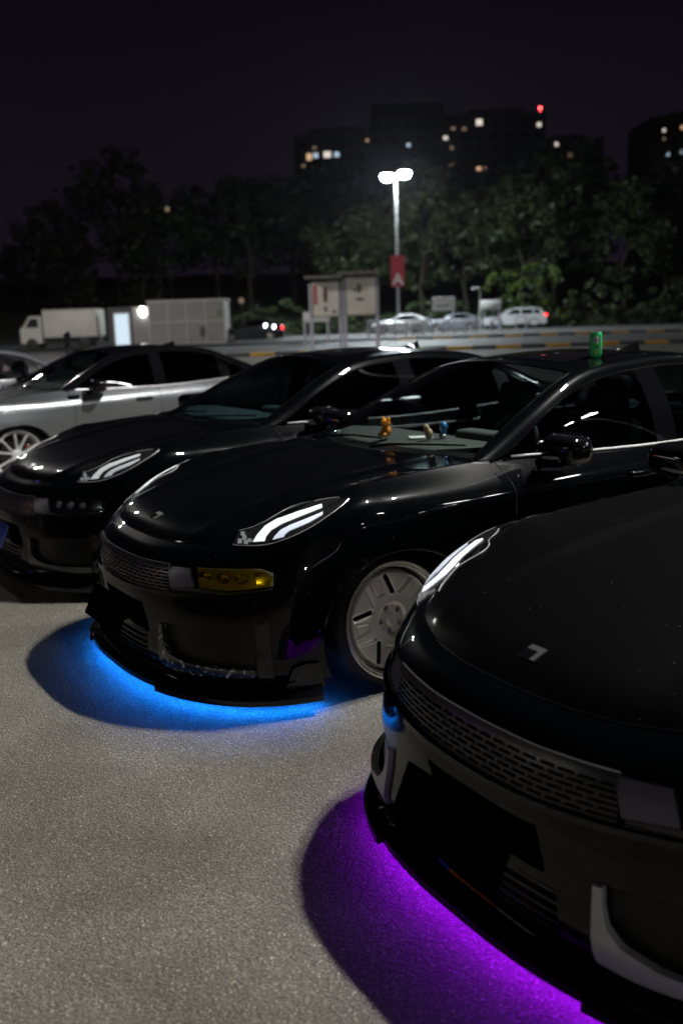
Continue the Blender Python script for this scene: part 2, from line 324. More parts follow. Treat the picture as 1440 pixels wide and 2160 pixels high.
# ------------------------------------------------------------------ the sedan: lower body as a loft of vertical profiles round the car
def prof(xs, ys, zs): return [(x, y, z) for x, y, z in zip(xs, ys, zs)]
ST = [
 prof([.925,.955,.950,.945,.935,.905,.868,.815], [0]*8, [.125,.19,.30,.41,.47,.585,.637,.668]),
 prof([.918,.948,.943,.937,.927,.897,.858,.805], [.22]*8, [.125,.19,.30,.41,.47,.587,.640,.671]),
 prof([.880,.912,.903,.893,.882,.856,.808,.758], [.43,.43,.43,.43,.43,.43,.425,.42], [.125,.19,.30,.41,.47,.592,.648,.682]),
 prof([.800,.835,.818,.803,.790,.765,.718,.668], [.62,.63,.63,.63,.63,.615,.597,.575], [.125,.19,.30,.41,.47,.603,.668,.708]),
 prof([.680,.710,.692,.675,.660,.622,.575,.535], [.77,.785,.785,.785,.785,.768,.735,.655], [.125,.19,.30,.41,.47,.618,.705,.762]),
 prof([.540,.555,.540,.525,.512,.470,.430,.390], [.855,.875,.882,.885,.885,.870,.834,.708], [.125,.19,.30,.41,.47,.642,.756,.820]),
 prof([.420,.420,.410,.400,.385,.335,.285,.215], [.890,.905,.915,.92,.92,.910,.872,.742], [.125,.19,.30,.41,.48,.668,.806,.872]),
 prof([0,0,0,0,0,0,0,0], [.885,.905,.922,.93,.93,.925,.888,.752], [.125,.19,.30,.42,.50,.685,.825,.902]),
 prof([-.40,-.40,-.40,-.40,-.40,-.40,-.39,-.36], [.868,.888,.898,.905,.910,.915,.893,.748], [.115,.19,.30,.42,.51,.70,.818,.926]),
 prof([-.66]*7+[-.64], [.86,.885,.89,.895,.90,.91,.893,.765], [.115,.19,.30,.42,.52,.715,.822,.936]),
 prof([-1.1]*8, [.86,.885,.888,.895,.905,.912,.895,.803], [.115,.19,.30,.42,.53,.73,.828,.926]),
 prof([-1.72]*8, [.86,.885,.89,.90,.91,.915,.898,.832], [.115,.19,.30,.42,.54,.745,.838,.918]),
 prof([-2.35]*8, [.865,.89,.895,.905,.915,.92,.898,.825], [.115,.19,.30,.42,.55,.75,.852,.936]),
 prof([-2.73]*8, [.88,.90,.915,.925,.93,.93,.89,.80], [.125,.19,.30,.42,.52,.745,.87,.955]),
 prof([-3.15]*8, [.875,.895,.905,.91,.91,.90,.86,.77], [.14,.20,.30,.42,.52,.745,.89,.985]),
 prof([-3.52,-3.56,-3.57,-3.57,-3.57,-3.56,-3.53,-3.48], [.72,.76,.775,.78,.785,.775,.74,.68], [.16,.22,.31,.42,.52,.745,.91,1.0]),
 prof([-3.66,-3.69,-3.70,-3.70,-3.70,-3.69,-3.67,-3.62], [.45]*8, [.17,.23,.32,.42,.52,.75,.93,1.02]),
 prof([-3.70,-3.73,-3.735,-3.735,-3.735,-3.73,-3.71,-3.66], [0]*8, [.17,.23,.32,.42,.52,.75,.93,1.03]),
]
NS = len(ST)
_c = np.array(ST)                                    # (stations, levels, 3)
_m = _c * np.array([1, -1, 1])
_ext = np.concatenate([_m[2:0:-1], _c, _m[-2:-4:-1]], 0)
_u = np.concatenate([[-2, -1], np.arange(NS), [NS, NS + 1]]).astype(float)
# chord-length style parameter in both directions
_du = [0.0]
for i in range(len(_ext) - 1): _du.append(_du[-1] + np.linalg.norm(_ext[i+1, 3] - _ext[i, 3]))
_du = np.array(_du) - _du[2]
UK = _du[2:2 + NS]                                   # station parameters
_fu = cubic(_du, _ext.reshape(len(_ext), -1))
VK = np.array([0, .09, .22, .36, .46, .68, .84, 1.0])
def body_pts(us, vs):
    g = _fu(np.asarray(us)).reshape(len(us), 8, 3)
    out = np.empty((len(us), len(vs), 3))
    for i in range(len(us)): out[i] = cubic(VK, g[i])(vs)
    return out
def seg(a, b, n, end=False):
    return list(np.linspace(a, b, n, endpoint=end))
NF = 22                                              # columns between the nose and the hood corner
US = seg(UK[0], UK[3], NF)
for i, n in [(3, 8), (4, 8), (5, 8), (6, 12), (7, 12), (8, 8), (9, 10), (10, 14), (11, 14), (12, 10), (13, 10), (14, 12)]:
    US += seg(UK[i], UK[i+1], n)
US += seg(UK[15], UK[17], NF + 1, True)
J3, J9, J14 = US.index(UK[3]), US.index(UK[9]), US.index(UK[15])
GROOVE = {9: .0085, 11: .0085, 12: .0085}            # door gaps at these stations
US2 = list(US)
VS = sorted(set(list(np.linspace(0, 1, 44)) + [0.988]))
def build_body_base():
    us = list(US); gap = {}
    pts = body_pts(us, VS)
    def nrm(i, k):
        a = pts[min(i+1, len(us)-1), k] - pts[max(i-1, 0), k]; b = pts[i, min(k+1, len(VS)-1)] - pts[i, max(k-1, 0)]
        n = np.cross(a, b); return n / (np.linalg.norm(n) + 1e-9)
    return us, pts
def zcurve_hood(x): return pchip([-.48, -.2, .1, .4, .6, .72, .775, .815], [.948, .912, .866, .812, .770, .735, .707, .668])(x)
def grid_faces(nu, nv, base=0, flip=False):
    f = []
    for i in range(nu - 1):
        for j in range(nv - 1):
            q = (base+i*nv+j, base+(i+1)*nv+j, base+(i+1)*nv+j+1, base+i*nv+j+1)
            f.append(q[::-1] if flip else q)
    return f
def make_body_mesh():
    us, pts = build_body_base()
    nu, nv = len(us), len(VS)
    mb = MB()
    # which panel a column belongs to (material index as a tag): 0 body, 1 front door, 2 rear door, 3 bumper, 4 hood, 5 cavity
    left = pts.reshape(-1, 3)
    def tag(i, j):
        um = (us[i] + us[i+1]) / 2; vm = (VS[j] + VS[j+1]) / 2
        if vm > .075 and UK[9] < um < UK[11]: return 1
        if vm > .075 and UK[11] < um < UK[12]: return 2
        if um < UK[5]: return 3
        if um > UK[14]: return 6
        return 0
    tags = [tag(i, j) for i in range(nu-1) for j in range(nv-1)]
    f = grid_faces(nu, nv)
    for sgn in (1, -1):
        v = left * np.array([1, sgn, 1])
        n = len(mb.v); mb.v += [tuple(p) for p in v]
        for q, t in zip(f, tags): mb.f.append(tuple(i + n for i in (q if sgn > 0 else q[::-1]))); mb.m.append(t)
    # hood: four-sided patch per half
    top = pts[:, -1]
    side = top[J3:J9+1]; front = top[:J3+1]
    ns, nf = len(side), len(front)
    xc = np.interp(np.linspace(0, 1, ns), np.linspace(0, 1, ns), front[0, 0] + (-.45 - front[0, 0]) * (side[0, 0] - side[:, 0]) / (side[0, 0] - side[-1, 0]))
    cen = np.stack([xc, np.zeros(ns), zcurve_hood(xc)], 1); cen[0] = front[0]
    fr = np.linspace(0, 1, nf)
    def coons(front, cen, side, back, ease):
        nf, ns = len(front), len(side); P = np.zeros((ns, nf, 3))
        for i in range(ns):
            s = i / (ns - 1)
            for j in range(nf):
                v = j / (nf - 1); w = v ** ease
                for k in range(3):
                    ww = w if k == 2 else v
                    a = cen[i][k] * (1-ww) + side[i][k] * ww
                    b = front[j][k] * (1-s) + back[j][k] * s
                    c = (front[0][k]*(1-s) + back[0][k]*s) * (1-ww) + (front[-1][k]*(1-s) + back[-1][k]*s) * ww
                    P[i, j, k] = a + b - c
        return P
    cowl = np.stack([cen[-1, 0] + (side[-1, 0] - cen[-1, 0]) * fr**2, side[-1, 1] * fr, cen[-1, 2] + (side[-1, 2] - cen[-1, 2]) * fr**2.2], 1)
    H = coons(front, cen, side, cowl, 2.2)
    # power bulge: two soft creases run along the hood
    for i in range(ns):
        for j in range(nf):
            x, y, z = H[i, j]; fade = min(1, i / 6) * min(1, (ns-1-i) / 6) * min(1, (nf-1-j) / 4)
            H[i, j, 2] += .009 * fade * math.exp(-((abs(y) - (.45 + .10 * (.6 - x) * .5)) / .040) ** 2)
    for sgn in (1, -1):
        v = (H * np.array([1, sgn, 1])).reshape(-1, 3)
        mb.add(v, grid_faces(ns, nf, flip=sgn < 0), 4)
    # deck under the cabin and boot lid
    side = top[J9:J14+1]; ns = len(side); rear = top[J14:][::-1]
    xc = cowl[0, 0] + (rear[0, 0] - cowl[0, 0]) * (side[:, 0] - side[0, 0]) / (side[-1, 0] - side[0, 0])
    cen = np.stack([xc, np.zeros(ns), np.interp(xc, [rear[0, 0], -3.2, -.9, cowl[0, 0]], [rear[0, 2], 1.03, .955, cowl[0, 2]])], 1)
    D = coons(cowl, cen, side, rear, 2.0)
    for sgn in (1, -1): mb.add((D * np.array([1, sgn, 1])).reshape(-1, 3), grid_faces(ns, nf, flip=sgn < 0), 0)
    # underside
    bot = pts[:, 0]
    for i in range(nu - 1):
        a, b = bot[i], bot[i+1]
        mb.add([a, b, b * (1, -1, 1), a * (1, -1, 1)], [(0, 3, 2, 1)], 5)
    me = bpy.data.meshes.new('body_base'); me.from_pydata(mb.v, [], mb.f)
    me.polygons.foreach_set('material_index', np.array(mb.m, dtype=np.int32))
    bm = bmesh.new(); bm.from_mesh(me); bmesh.ops.remove_doubles(bm, verts=bm.verts, dist=2e-4)
    bmesh.ops.dissolve_degenerate(bm, edges=bm.edges, dist=1e-5)
    bmesh.ops.recalc_face_normals(bm, faces=bm.faces[:])
    bm.to_mesh(me); 
    open_e = [e for e in bm.edges if len(e.link_faces) != 2]
    print('body open edges', len(open_e), 'faces', len(bm.faces), [tuple(round(c, 2) for c in e.verts[0].co) for e in open_e[:10]])
    bm.free()
    return me, pts
BODY, BPTS = make_body_mesh()
_bm = bmesh.new(); _bm.from_mesh(BODY); BVH = BVHTree.FromBMesh(_bm); _bm.free()
def fas(th, z, off=0.0):
    """front surface: angle round the front axle's middle, height"""
    d = Vector((math.cos(R(th)), math.sin(R(th)), 0))
    zc = max(z, .130)
    h = BVH.ray_cast(d * 2.2 + Vector((0, 0, zc)), -d)
    p, n = h[0], h[1]
    if p is None: raise RuntimeError('fas miss %s %s' % (th, z))
    if n.dot(d) < 0: n = -n
    return p + n * off + Vector((0, 0, z - zc))
def topp(x, y, off=0.0):
    h = BVH.ray_cast(Vector((x, y, 2)), Vector((0, 0, -1))); n = h[1] if h[1].z > 0 else -h[1]
    return h[0] + n * off
def sid(x, z, off=0.0):
    h = BVH.ray_cast(Vector((x, 2, z)), Vector((0, -1, 0))); n = h[1] if h[1].y > 0 else -h[1]
    return h[0] + n * off

def fnorm(th, z):
    a = fas(th + .8, z) - fas(th - .8, z); b = fas(th, z + .006) - fas(th, z - .006)
    return a.cross(b).normalized()
def fasr(p, off):                                    # offset straight out from the axle's middle
    d = Vector((math.cos(R(p[0])), math.sin(R(p[0])), 0)); return fas(p[0], p[1]) + d * off
def fasn(p, off): return fas(p[0], p[1]) + fnorm(p[0], p[1]) * off
def toppn(p, off): return topp(p[0], p[1], off)
def sidn(p, off): return sid(p[0], p[1], off)
def resample(poly, n, smooth=False):
    P = np.array(poly, float); d = np.concatenate([[0], np.cumsum(np.linalg.norm(np.diff(P * [1, 120][:P.shape[1]] if P.shape[1] == 2 and abs(P[:, 0]).max() > 5 else P, axis=0), axis=1))]); d /= d[-1]
    t = np.linspace(0, 1, n)
    if smooth: return cubic(d, P)(t)
    return np.stack([np.interp(t, d, P[:, k]) for k in range(P.shape[1])], 1)
def ribbon(fn, up, lo, nu, nv, o1, o0, mb=None, m=0, smooth=False, flip=1):
    U = resample(up, nu, smooth); L = resample(lo, nu, smooth); mb = mb or MB()
    out, inn = [], []
    for i in range(nu):
        for j in range(nv):
            p = L[i] + (U[i] - L[i]) * j / (nv - 1)
            a, b = fn(p, o1), fn(p, o0)
            out.append((a[0], a[1] * flip, a[2])); inn.append((b[0], b[1] * flip, b[2]))
    n = nu * nv; f = grid_faces(nu, nv) + [tuple(i + n for i in q[::-1]) for q in grid_faces(nu, nv)]
    rim = [i * nv for i in range(nu)] + [(nu-1)*nv + j for j in range(1, nv)] + [i * nv + nv-1 for i in range(nu-2, -1, -1)] + [j for j in range(nv-2, 0, -1)]
    for i in range(len(rim)):
        a, b = rim[i], rim[(i+1) % len(rim)]; f.append((b, a, a + n, b + n))
    return mb.add(out + inn, f, m)
def mirror_mb(mb):
    q = MB(); q.v = [(x, -y, z) for x, y, z in mb.v]; q.f = [f[::-1] for f in mb.f]; q.m = list(mb.m); return q
def rbox(mb, c, s, bev=.02, segs=3, m=0, M=None, taper=None):
    bm = bmesh.new(); bmesh.ops.create_cube(bm, size=1)
    for v in bm.verts:
        if taper: 
            k = 1 + taper * v.co.z * 2; v.co.x *= k; v.co.y *= k
        v.co = Vector((v.co.x * s[0], v.co.y * s[1], v.co.z * s[2]))
    bmesh.ops.bevel(bm, geom=bm.edges[:], offset=bev, segments=segs, affect='EDGES', profile=.5)
    bm.verts.index_update(); vs = [v.co + Vector(c) for v in bm.verts]
    if M is not None: vs = [M @ v for v in vs]
    fs = [tuple(v.index for v in f.verts) for f in bm.faces]; bm.free()
    return mb.add(vs, fs, m)

# --- openings cut into the solid body: grille, lamp pockets, bumper vents, lower intake, wheel arches, cabin
GR_U = [(-27, .585), (-14, .577), (0, .574), (14, .577), (27, .585)]; GR_L = [(-28, .492), (-14, .478), (0, .472), (14, .478), (28, .492)]
HL_U = [(25.6, .600), (34, .604), (46, .609), (53, .611), (57.6, .585)]; HL_L = [(27.6, .500), (34, .502), (41, .503), (48, .506), (56.6, .528)]
VT_U = [(25.2, .352), (33, .360), (42, .368), (51, .374)]; VT_L = [(26.2, .172), (33, .180), (42, .188), (51.4, .196)]
IN_U = [(-19, .290), (0, .285), (19, .290)]; IN_L = [(-20, .165), (0, .160), (20, .165)]
WR, WZ, ARCH = .262, .300, .318
def cut_body():
    cuts = [ribbon(fasr, GR_U, GR_L, 41, 5, .15, -.045), ribbon(fasr, IN_U, IN_L, 31, 5, .15, -.06), MB().box(-2.40, -.74, -.655, .655, .30, 1.3)]
    for s in (1, -1):
        cuts.append(ribbon(fasr, HL_U, HL_L, 29, 6, .12, -.055, flip=s))
        cuts.append(ribbon(fasr, VT_U, VT_L, 25, 6, .12, -.040, flip=s))
        for wx in (0, -2.73):
            n = 72; v = []; c = MB()
            for y in (.67 * s, 1.2 * s):
                for j in range(n):
                    q = 2*math.pi*j/n; v.append((wx + .392*math.copysign(abs(math.cos(q))**.92, math.cos(q)), y, WZ + ARCH*math.sin(q)*(1.0 if math.sin(q) > 0 else 1.15)))
            c.add(v, [tuple(range(n)), tuple(range(n, 2*n))[::-1]] + [(j, (j+1) % n, n+(j+1) % n, n+j) for j in range(n)]); cuts.append(c)
    for i in range(7): BODY.materials.append(MAT['cavity'])
    a = bpy.data.objects.new('a', BODY); COL.objects.link(a); tmp = []
    for c in cuts:
        cm = bpy.data.meshes.new('cut'); cm.from_pydata(c.v, [], c.f); cm.polygons.foreach_set('material_index', np.full(len(c.f), 5, dtype=np.int32))
        for i in range(7): cm.materials.append(MAT['cavity'])
        bm = bmesh.new(); bm.from_mesh(cm); bmesh.ops.recalc_face_normals(bm, faces=bm.faces[:]); bm.to_mesh(cm); bm.free()
        b = bpy.data.objects.new('b', cm); COL.objects.link(b); tmp.append(b)
        md = a.modifiers.new('m', 'BOOLEAN'); md.operation = 'DIFFERENCE'; md.object = b; md.solver = 'EXACT'; md.material_mode = 'INDEX'
    bpy.context.view_layer.update()
    ev = a.evaluated_get(bpy.context.evaluated_depsgraph_get())
    res = bpy.data.meshes.new_from_object(ev); bpy.data.objects.remove(a)
    for b in tmp: bpy.data.objects.remove(b)
    return res
def split_mesh(me, key):
    """faces -> {name: (verts, faces, smooth normals kept by the shared grid)}"""
    out = {}
    co_ = [v.co.copy() for v in me.vertices]
    for p in me.polygons:
        k = key(p); d = out.setdefault(k, ({}, []))
        ids = []
        for i in p.vertices:
            if i not in d[0]: d[0][i] = len(d[0])
            ids.append(d[0][i])
        d[1].append(ids)
    return {k: ([co_[i] for i in sorted(d[0], key=d[0].get)], d[1]) for k, d in out.items()}
CUT = cut_body()
print('cut body faces', len(CUT.polygons))
def panel_of(p):
    s = 'l' if p.center.y > 0 else 'r'
    return {0: 'body', 1: 'door_front_' + s, 2: 'door_rear_' + s, 3: 'bumper', 4: 'hood', 5: 'underbody', 6: 'rear_bumper'}[p.material_index]
PANELS = split_mesh(CUT, panel_of)
BVHC = BVHTree.FromPolygons([v.co for v in CUT.vertices], [tuple(p.vertices) for p in CUT.polygons])

# --- greenhouse curves, functions of x
_b = BPTS[:, -1]; _k = [i for i in range(len(US)) if J9 - 4 <= i <= J14]
BELT = lambda x: np.stack([np.interp(-np.asarray(x), -_b[_k, 0], _b[_k, c]) for c in (1, 2)], -1)
_re = np.array([(-.56, .700, .925), (-.60, .692, .948), (-.95, .626, 1.132), (-1.33, .562, 1.293), (-1.75, .538, 1.346), (-2.2, .532, 1.352), (-2.6, .540, 1.305), (-3.0, .575, 1.165), (-3.36, .63, 1.02)])
_wu = np.array([(-.56, .775, .918), (-.66, .770, .935), (-.76, .757, .972), (-1.0, .716, 1.104), (-1.35, .655, 1.243), (-1.75, .626, 1.298), (-2.2, .626, 1.300), (-2.6, .660, 1.228), (-2.9, .712, 1.095), (-3.12, .765, .985), (-3.36, .71, 1.0)])
RE = lambda x: cubic(-_re[:, 0], _re[:, 1:])(-np.asarray(x)); WU = lambda x: cubic(-_wu[:, 0], _wu[:, 1:])(-np.asarray(x))
WC = lambda r: pchip([0, .5, 1], np.array([(-.42, .950), (-.83, 1.168), (-1.265, 1.343)]))(r)       # windshield centre line
def sheet(P, thick=0.0):
    nu, nv = len(P), len(P[0]); mb = MB(); v = [p for r in P for p in r]
    mb.add(v, grid_faces(nu, nv)); return mb
def cross_row(xs, side, xc, zc, n, ez=2.0):
    """one full-width row from the right edge over the middle to the left edge"""
    row = []
    for j in range(-n, n + 1):
        v = j / n; a = abs(v)
        row.append((xc + (xs - xc) * a**2, side[0] * v, zc + (side[1] - zc) * a**ez))
    return row
def make_greenhouse():
    P = {}
    rows = []
    for r in np.linspace(0, 1, 17):
        xs = -.60 + (-1.33 + .60) * r; c = WC(r); rows.append(cross_row(xs, RE(xs), c[0], c[1], 12))
    P['windshield'] = rows
    rz = pchip([1.265, 1.5, 1.9, 2.3, 2.62], [1.343, 1.368, 1.384, 1.368, 1.322])
    rows = []
    for r in np.linspace(0, 1, 21):
        xs = -1.33 + (-2.60 + 1.33) * r; xc = -1.265 + (-2.62 + 1.265) * r; rows.append(cross_row(xs, RE(xs), xc, float(rz(-xc)), 12))
    P['roof'] = rows
    rg = pchip([2.62, 3.0, 3.40], [1.322, 1.188, 1.028])
    rows = []
    for r in np.linspace(0, 1, 15):
        xs = -2.60 + (-3.34 + 2.60) * r; xc = -2.62 + (-3.40 + 2.62) * r; rows.append(cross_row(xs, RE(xs), xc, float(rg(-xc)), 12))
    P['rear_window'] = rows
    rows = []
    for x in np.linspace(-.57, -3.35, 70):               # pillar and roof rail strip
        a, b = RE(x), WU(x); row = []
        for j in range(9):
            t = j / 8; q = a + (b - a) * t; n = np.array([-(b - a)[1], (b - a)[0]]); n = n / (np.linalg.norm(n) + 1e-9)
            if n[0] < 0: n = -n
            k = math.sin(math.pi * t) * .016; row.append((x, q[0] + n[0] * k, q[1] + n[1] * k))
        rows.append(row)
    P['rail'] = rows
    def side(x0, x1, n, off=0.0, lean=0.0, t0=0.0, t1=1.0):
        rows = []
        for x in np.linspace(x0, x1, n):
            row = []
            for j in range(11):
                t = t0 + (t1 - t0) * j / 10; xx = x + lean * t; a = WU(xx); b = BELT(xx); q = a + (b - a) * (1 - t)
                k = math.sin(math.pi * t) * .022; row.append((xx, q[0] + k + off, q[1] + k * .3))
            rows.append(row)
        return rows
    P['front_glass'] = side(-.70, -1.72, 26); P['rear_glass'] = side(-1.80, -2.64, 18); P['quarter_glass'] = side(-2.72, -3.0, 8)
    P['b_pillar'] = side(-1.69, -1.84, 5, .004, -.03); P['c_post'] = side(-2.61, -2.75, 5, .003); P['d_panel'] = side(-2.98, -3.34, 10, .001)
    return P
GH = make_greenhouse()

# ------------------------------------------------------------------ the sedan's parts: (name, mesh, role, index of parent part or None)
PARTS = []
def part(name, me, role, parent=None, flag=None):
    PARTS.append((name, me, role, parent, flag)); return len(PARTS) - 1
def both(name, mb, role, parents=(None, None), flag=None, smooth=True, angle=35):
    return (part(name, mb.mesh(name, None, smooth, angle), role, parents[0], flag), part(name, mirror_mb(mb).mesh(name, None, smooth, angle), role, parents[1], flag))
def pm(mb, name, **k): return mb.mesh(name, None, **k)
def pan(name): v, f = PANELS[name]; return mesh(name, v, f, None, None, True, 28)
BODY_I = part('body', pan('body'), 'paint'); BUMP = part('front_bumper', pan('bumper'), 'paint'); HOOD = part('hood', pan('hood'), 'hood')
part('underbody', pan('underbody'), 'cavity'); part('rear_bumper', pan('rear_bumper'), 'paint')
DOOR = {k: part('door', pan('door_' + k), 'paint') for k in ('front_l', 'front_r', 'rear_l', 'rear_r')}
def gm(key, flip=False):
    P = [[(x, -y if flip else y, z) for x, y, z in r] for r in GH[key]]; mb = sheet(P); return mb
ROOF = part('roof', gm('roof').mesh('roof', None, angle=60), 'roof')
part('windshield', gm('windshield').mesh('windshield', None, angle=60), 'glass_front'); part('rear_window', gm('rear_window').mesh('rear_window', None, angle=60), 'glass_side')
for fl in (False, True):
    s = 'r' if fl else 'l'
    part('pillar_frame', gm('rail', fl).mesh('pillar_frame', None, angle=60), 'pillar')
    part('side_window', gm('front_glass', fl).mesh('side_window', None, angle=60), 'glass_side', DOOR['front_' + s])
    part('side_window', gm('rear_glass', fl).mesh('side_window', None, angle=60), 'glass_side', DOOR['rear_' + s])
    part('quarter_window', gm('quarter_glass', fl).mesh('quarter_window', None, angle=60), 'glass_side')
    part('door_pillar', gm('b_pillar', fl).mesh('door_pillar', None), 'gloss'); part('window_post', gm('c_post', fl).mesh('window_post', None), 'chrome_trim')
    part('rear_pillar', gm('d_panel', fl).mesh('rear_pillar', None, angle=60), 'paint')
# sun roof panel, a sheet just above the roof
rows = []
for r in np.linspace(0, 1, 9):
    x = -1.42 - .62 * r; i = (x + 1.30) / (-2.61 + 1.30) * 20; k = int(i); t = i - k
    a, b = np.array(GH['roof'][k]), np.array(GH['roof'][k+1]); q = a * (1-t) + b * t
    rows.append([tuple(q[j] + np.array([0, 0, .003])) for j in range(3, 22)])
part('sunroof', sheet(rows).mesh('sunroof', None, angle=60), 'gloss', ROOF)
part('antenna_fin', MB().add([(-2.42, 0, 1.40), (-2.36, .018, 1.352), (-2.36, -.018, 1.352), (-2.24, 0, 1.362), (-2.47, .016, 1.34), (-2.47, -.016, 1.34), (-2.455, 0, 1.415)], [(0, 1, 3), (0, 3, 2), (6, 4, 1, 0), (6, 0, 2, 5), (6, 5, 4), (1, 4, 5, 2, 3)]).mesh('antenna_fin', None), 'gloss', ROOF)
# seams: hood gap and door gaps
top = BPTS[:, -1]
line = [tuple(top[i] * (1, -1, 1)) for i in range(J9, 0, -1)] + [tuple(top[i]) for i in range(0, J9 + 1)]
part('hood_seam', pm(MB().tube(line, .0030, 6), 'hood_seam'), 'gloss', HOOD)
for st_, nm in ((9, 'front'), (11, 'rear'), (12, 'rear')):
    col = US.index(UK[st_]); pl = [tuple(BPTS[col, j]) for j in range(4, len(VS))]
    both('door_seam', MB().tube(pl, .0028, 6), 'cavity', (DOOR[nm + '_l'], DOOR[nm + '_r']))
# belt moulding and window surround
xs = np.linspace(-.74, -3.05, 40)
both('belt_moulding', MB().tube([(x, BELT(x)[0] + .006, BELT(x)[1] + .004) for x in xs], .007, 8), 'trim_line')
xs = np.linspace(-.62, -3.10, 60)
both('window_surround', MB().tube([(x, WU(x)[0] + .004, WU(x)[1]) for x in xs], .006, 8), 'gloss')
xs = np.linspace(-.60, -1.33, 16)
both('windshield_seal', MB().tube([(x, RE(x)[0], RE(x)[1]) for x in xs], .005, 6), 'gloss')
part('windshield_seal', pm(MB().tube(GH['windshield'][-1], .005, 6), 'windshield_seal'), 'gloss')
# door handles, side skirts, fender vent
for x, nm in ((-1.50, 'front'), (-2.24, 'rear')):
    p = sid(x, .80); mb = MB(); rbox(mb, (p.x, p.y + .018, p.z), (.20, .022, .030), .009)
    rbox(mb, (p.x + .085, p.y + .005, p.z), (.02, .03, .024), .006); rbox(mb, (p.x - .085, p.y + .005, p.z), (.02, .03, .024), .006)
    both('handle', mb, 'handle', (DOOR[nm + '_l'], DOOR[nm + '_r']))
mb = MB(); n = 24
for i, x in enumerate(np.linspace(-.36, -2.38, n)):
    y = .905; mb.v += [(x, y - .05, .150), (x, y + .012, .130), (x, y + .016, .085), (x, y - .05, .080)]
for i in range(n - 1):
    for j in range(4): mb.f.append((i*4+j, i*4+(j+1) % 4, (i+1)*4+(j+1) % 4, (i+1)*4+j)); mb.m.append(0)
mb.f += [(0, 1, 2, 3), tuple((n-1)*4+j for j in (3, 2, 1, 0))]; mb.m += [0, 0]
both('side_skirt', mb, 'gloss')
FV = [(-.60, .880), (-.76, .886)]; FVL = [(-.61, .838), (-.725, .842)]
def sidf(p, o): return sid(p[0], p[1], o)
both('fender_vent', ribbon(sidf, FV, FVL, 7, 4, .0022, -.01), 'gloss')
# wheel-arch lips
for wx in (0, -2.73):
    pl = []
    for a in np.linspace(8, 172, 40):
        x, z = wx + .395 * math.copysign(abs(math.cos(R(a)))**.92, math.cos(R(a))), WZ + (ARCH + .003) * math.sin(R(a))
        pl.append(tuple(sid(x, z, .001)))
    both('arch_lip', MB().tube(pl, .006, 6), 'gloss')

# grille: trim above, slats, joined small webs
part('grille_trim', pm(ribbon(fasr, [(a, z + .020) for a, z in GR_U], [(a, z + .002) for a, z in GR_U], 41, 4, .007, -.01), 'grille_trim'), 'trim_bar', BUMP)
GRL = part('grille', pm(ribbon(fasr, [(a * .98, z - .004) for a, z in GR_U], [(a * .98, z + .004) for a, z in GR_L], 31, 3, -.036, -.042), 'grille'), 'cavity')
def gz(a, t):
    zu = np.interp(a, [p[0] for p in GR_U], [p[1] for p in GR_U]); zl = np.interp(a, [p[0] for p in GR_L], [p[1] for p in GR_L]); return zl + (zu - zl) * t
for k in range(7):
    t = (k + .35) / 6.7; A = np.linspace(-27, 27, 31)
    part('slat', pm(ribbon(fasr, [(a, gz(a, t) + .0032) for a in A], [(a, gz(a, t) - .0032) for a in A], 41, 2, -.006, -.030), 'slat'), 'trim_bar', GRL)
mb = MB()
for k in range(6):
    for i in range(15):
        a = -25.5 + (i + (k % 2) * .5) * 3.4
        if a > 26: continue
        t0, t1 = (k + .35) / 6.7, (k + 1.35) / 6.7
        ribbon(fasr, [(a - .3, gz(a, t1)), (a + .3, gz(a, t1))], [(a - .3, gz(a, t0)), (a + .3, gz(a, t0))], 2, 2, -.008, -.03, mb)
part('grille_web', pm(mb, 'grille_web'), 'satin', GRL, 'stuff')
# edge under the grille and lamps
part('bumper_strip', pm(ribbon(fasr, [(a, .488 - .016 * math.cos(R(a * 3)) + .012 * (abs(a) / 57)) for a in np.linspace(-58, 58, 41)], [(a, .474 - .018 * math.cos(R(a * 3)) + .010 * (abs(a) / 57)) for a in np.linspace(-58, 58, 41)], 61, 3, .012, -.01), 'bumper_strip'), 'gloss', BUMP)
# lower intake mesh
INT = part('lower_intake', pm(ribbon(fasr, [(a * .97, z) for a, z in IN_U], [(a * .97, z) for a, z in IN_L], 21, 3, -.05, -.056), 'lower_intake'), 'cavity', BUMP)
for k in range(5):
    z = .178 + .024 * k; part('slat', pm(ribbon(fasr, [(-19.4, z + .003), (19.4, z + .003)], [(-19.4, z - .003), (19.4, z - .003)], 25, 2, -.012, -.03), 'slat'), 'satin', INT)
# vents either side, their trim, and the bumper's outer edges
both('vent_panel', ribbon(fasr, [(a + (.5 if i == 0 else 0), z) for i, (a, z) in enumerate(VT_U)], VT_L, 17, 4, -.024, -.036), 'vent', (BUMP, BUMP))
TO = [(24.7, .350), (24.7, .30), (24.9, .23), (25.6, .172), (31, .158), (40, .160), (51, .170)]; TI = [(26.0, .350), (26.2, .30), (26.9, .262), (29.0, .232), (34, .212), (42, .206), (51, .205)]
both('vent_trim', ribbon(fasr, TO, TI, 40, 4, .014, -.012), 'blade', (BUMP, BUMP))
both('bumper_flare', ribbon(fasr, [(51.5, .392), (53.0, .396), (54.5, .42)], [(51.8, .17), (53.6, .14), (55.2, .13)], 7, 14, .014, -.01), 'gloss', (BUMP, BUMP))
both('canard', ribbon(fasr, [(59.5, .20), (62, .215), (65.5, .21)], [(57.5, .10), (62, .10), (67, .10)], 9, 6, .018, -.02), 'gloss', (BUMP, BUMP))
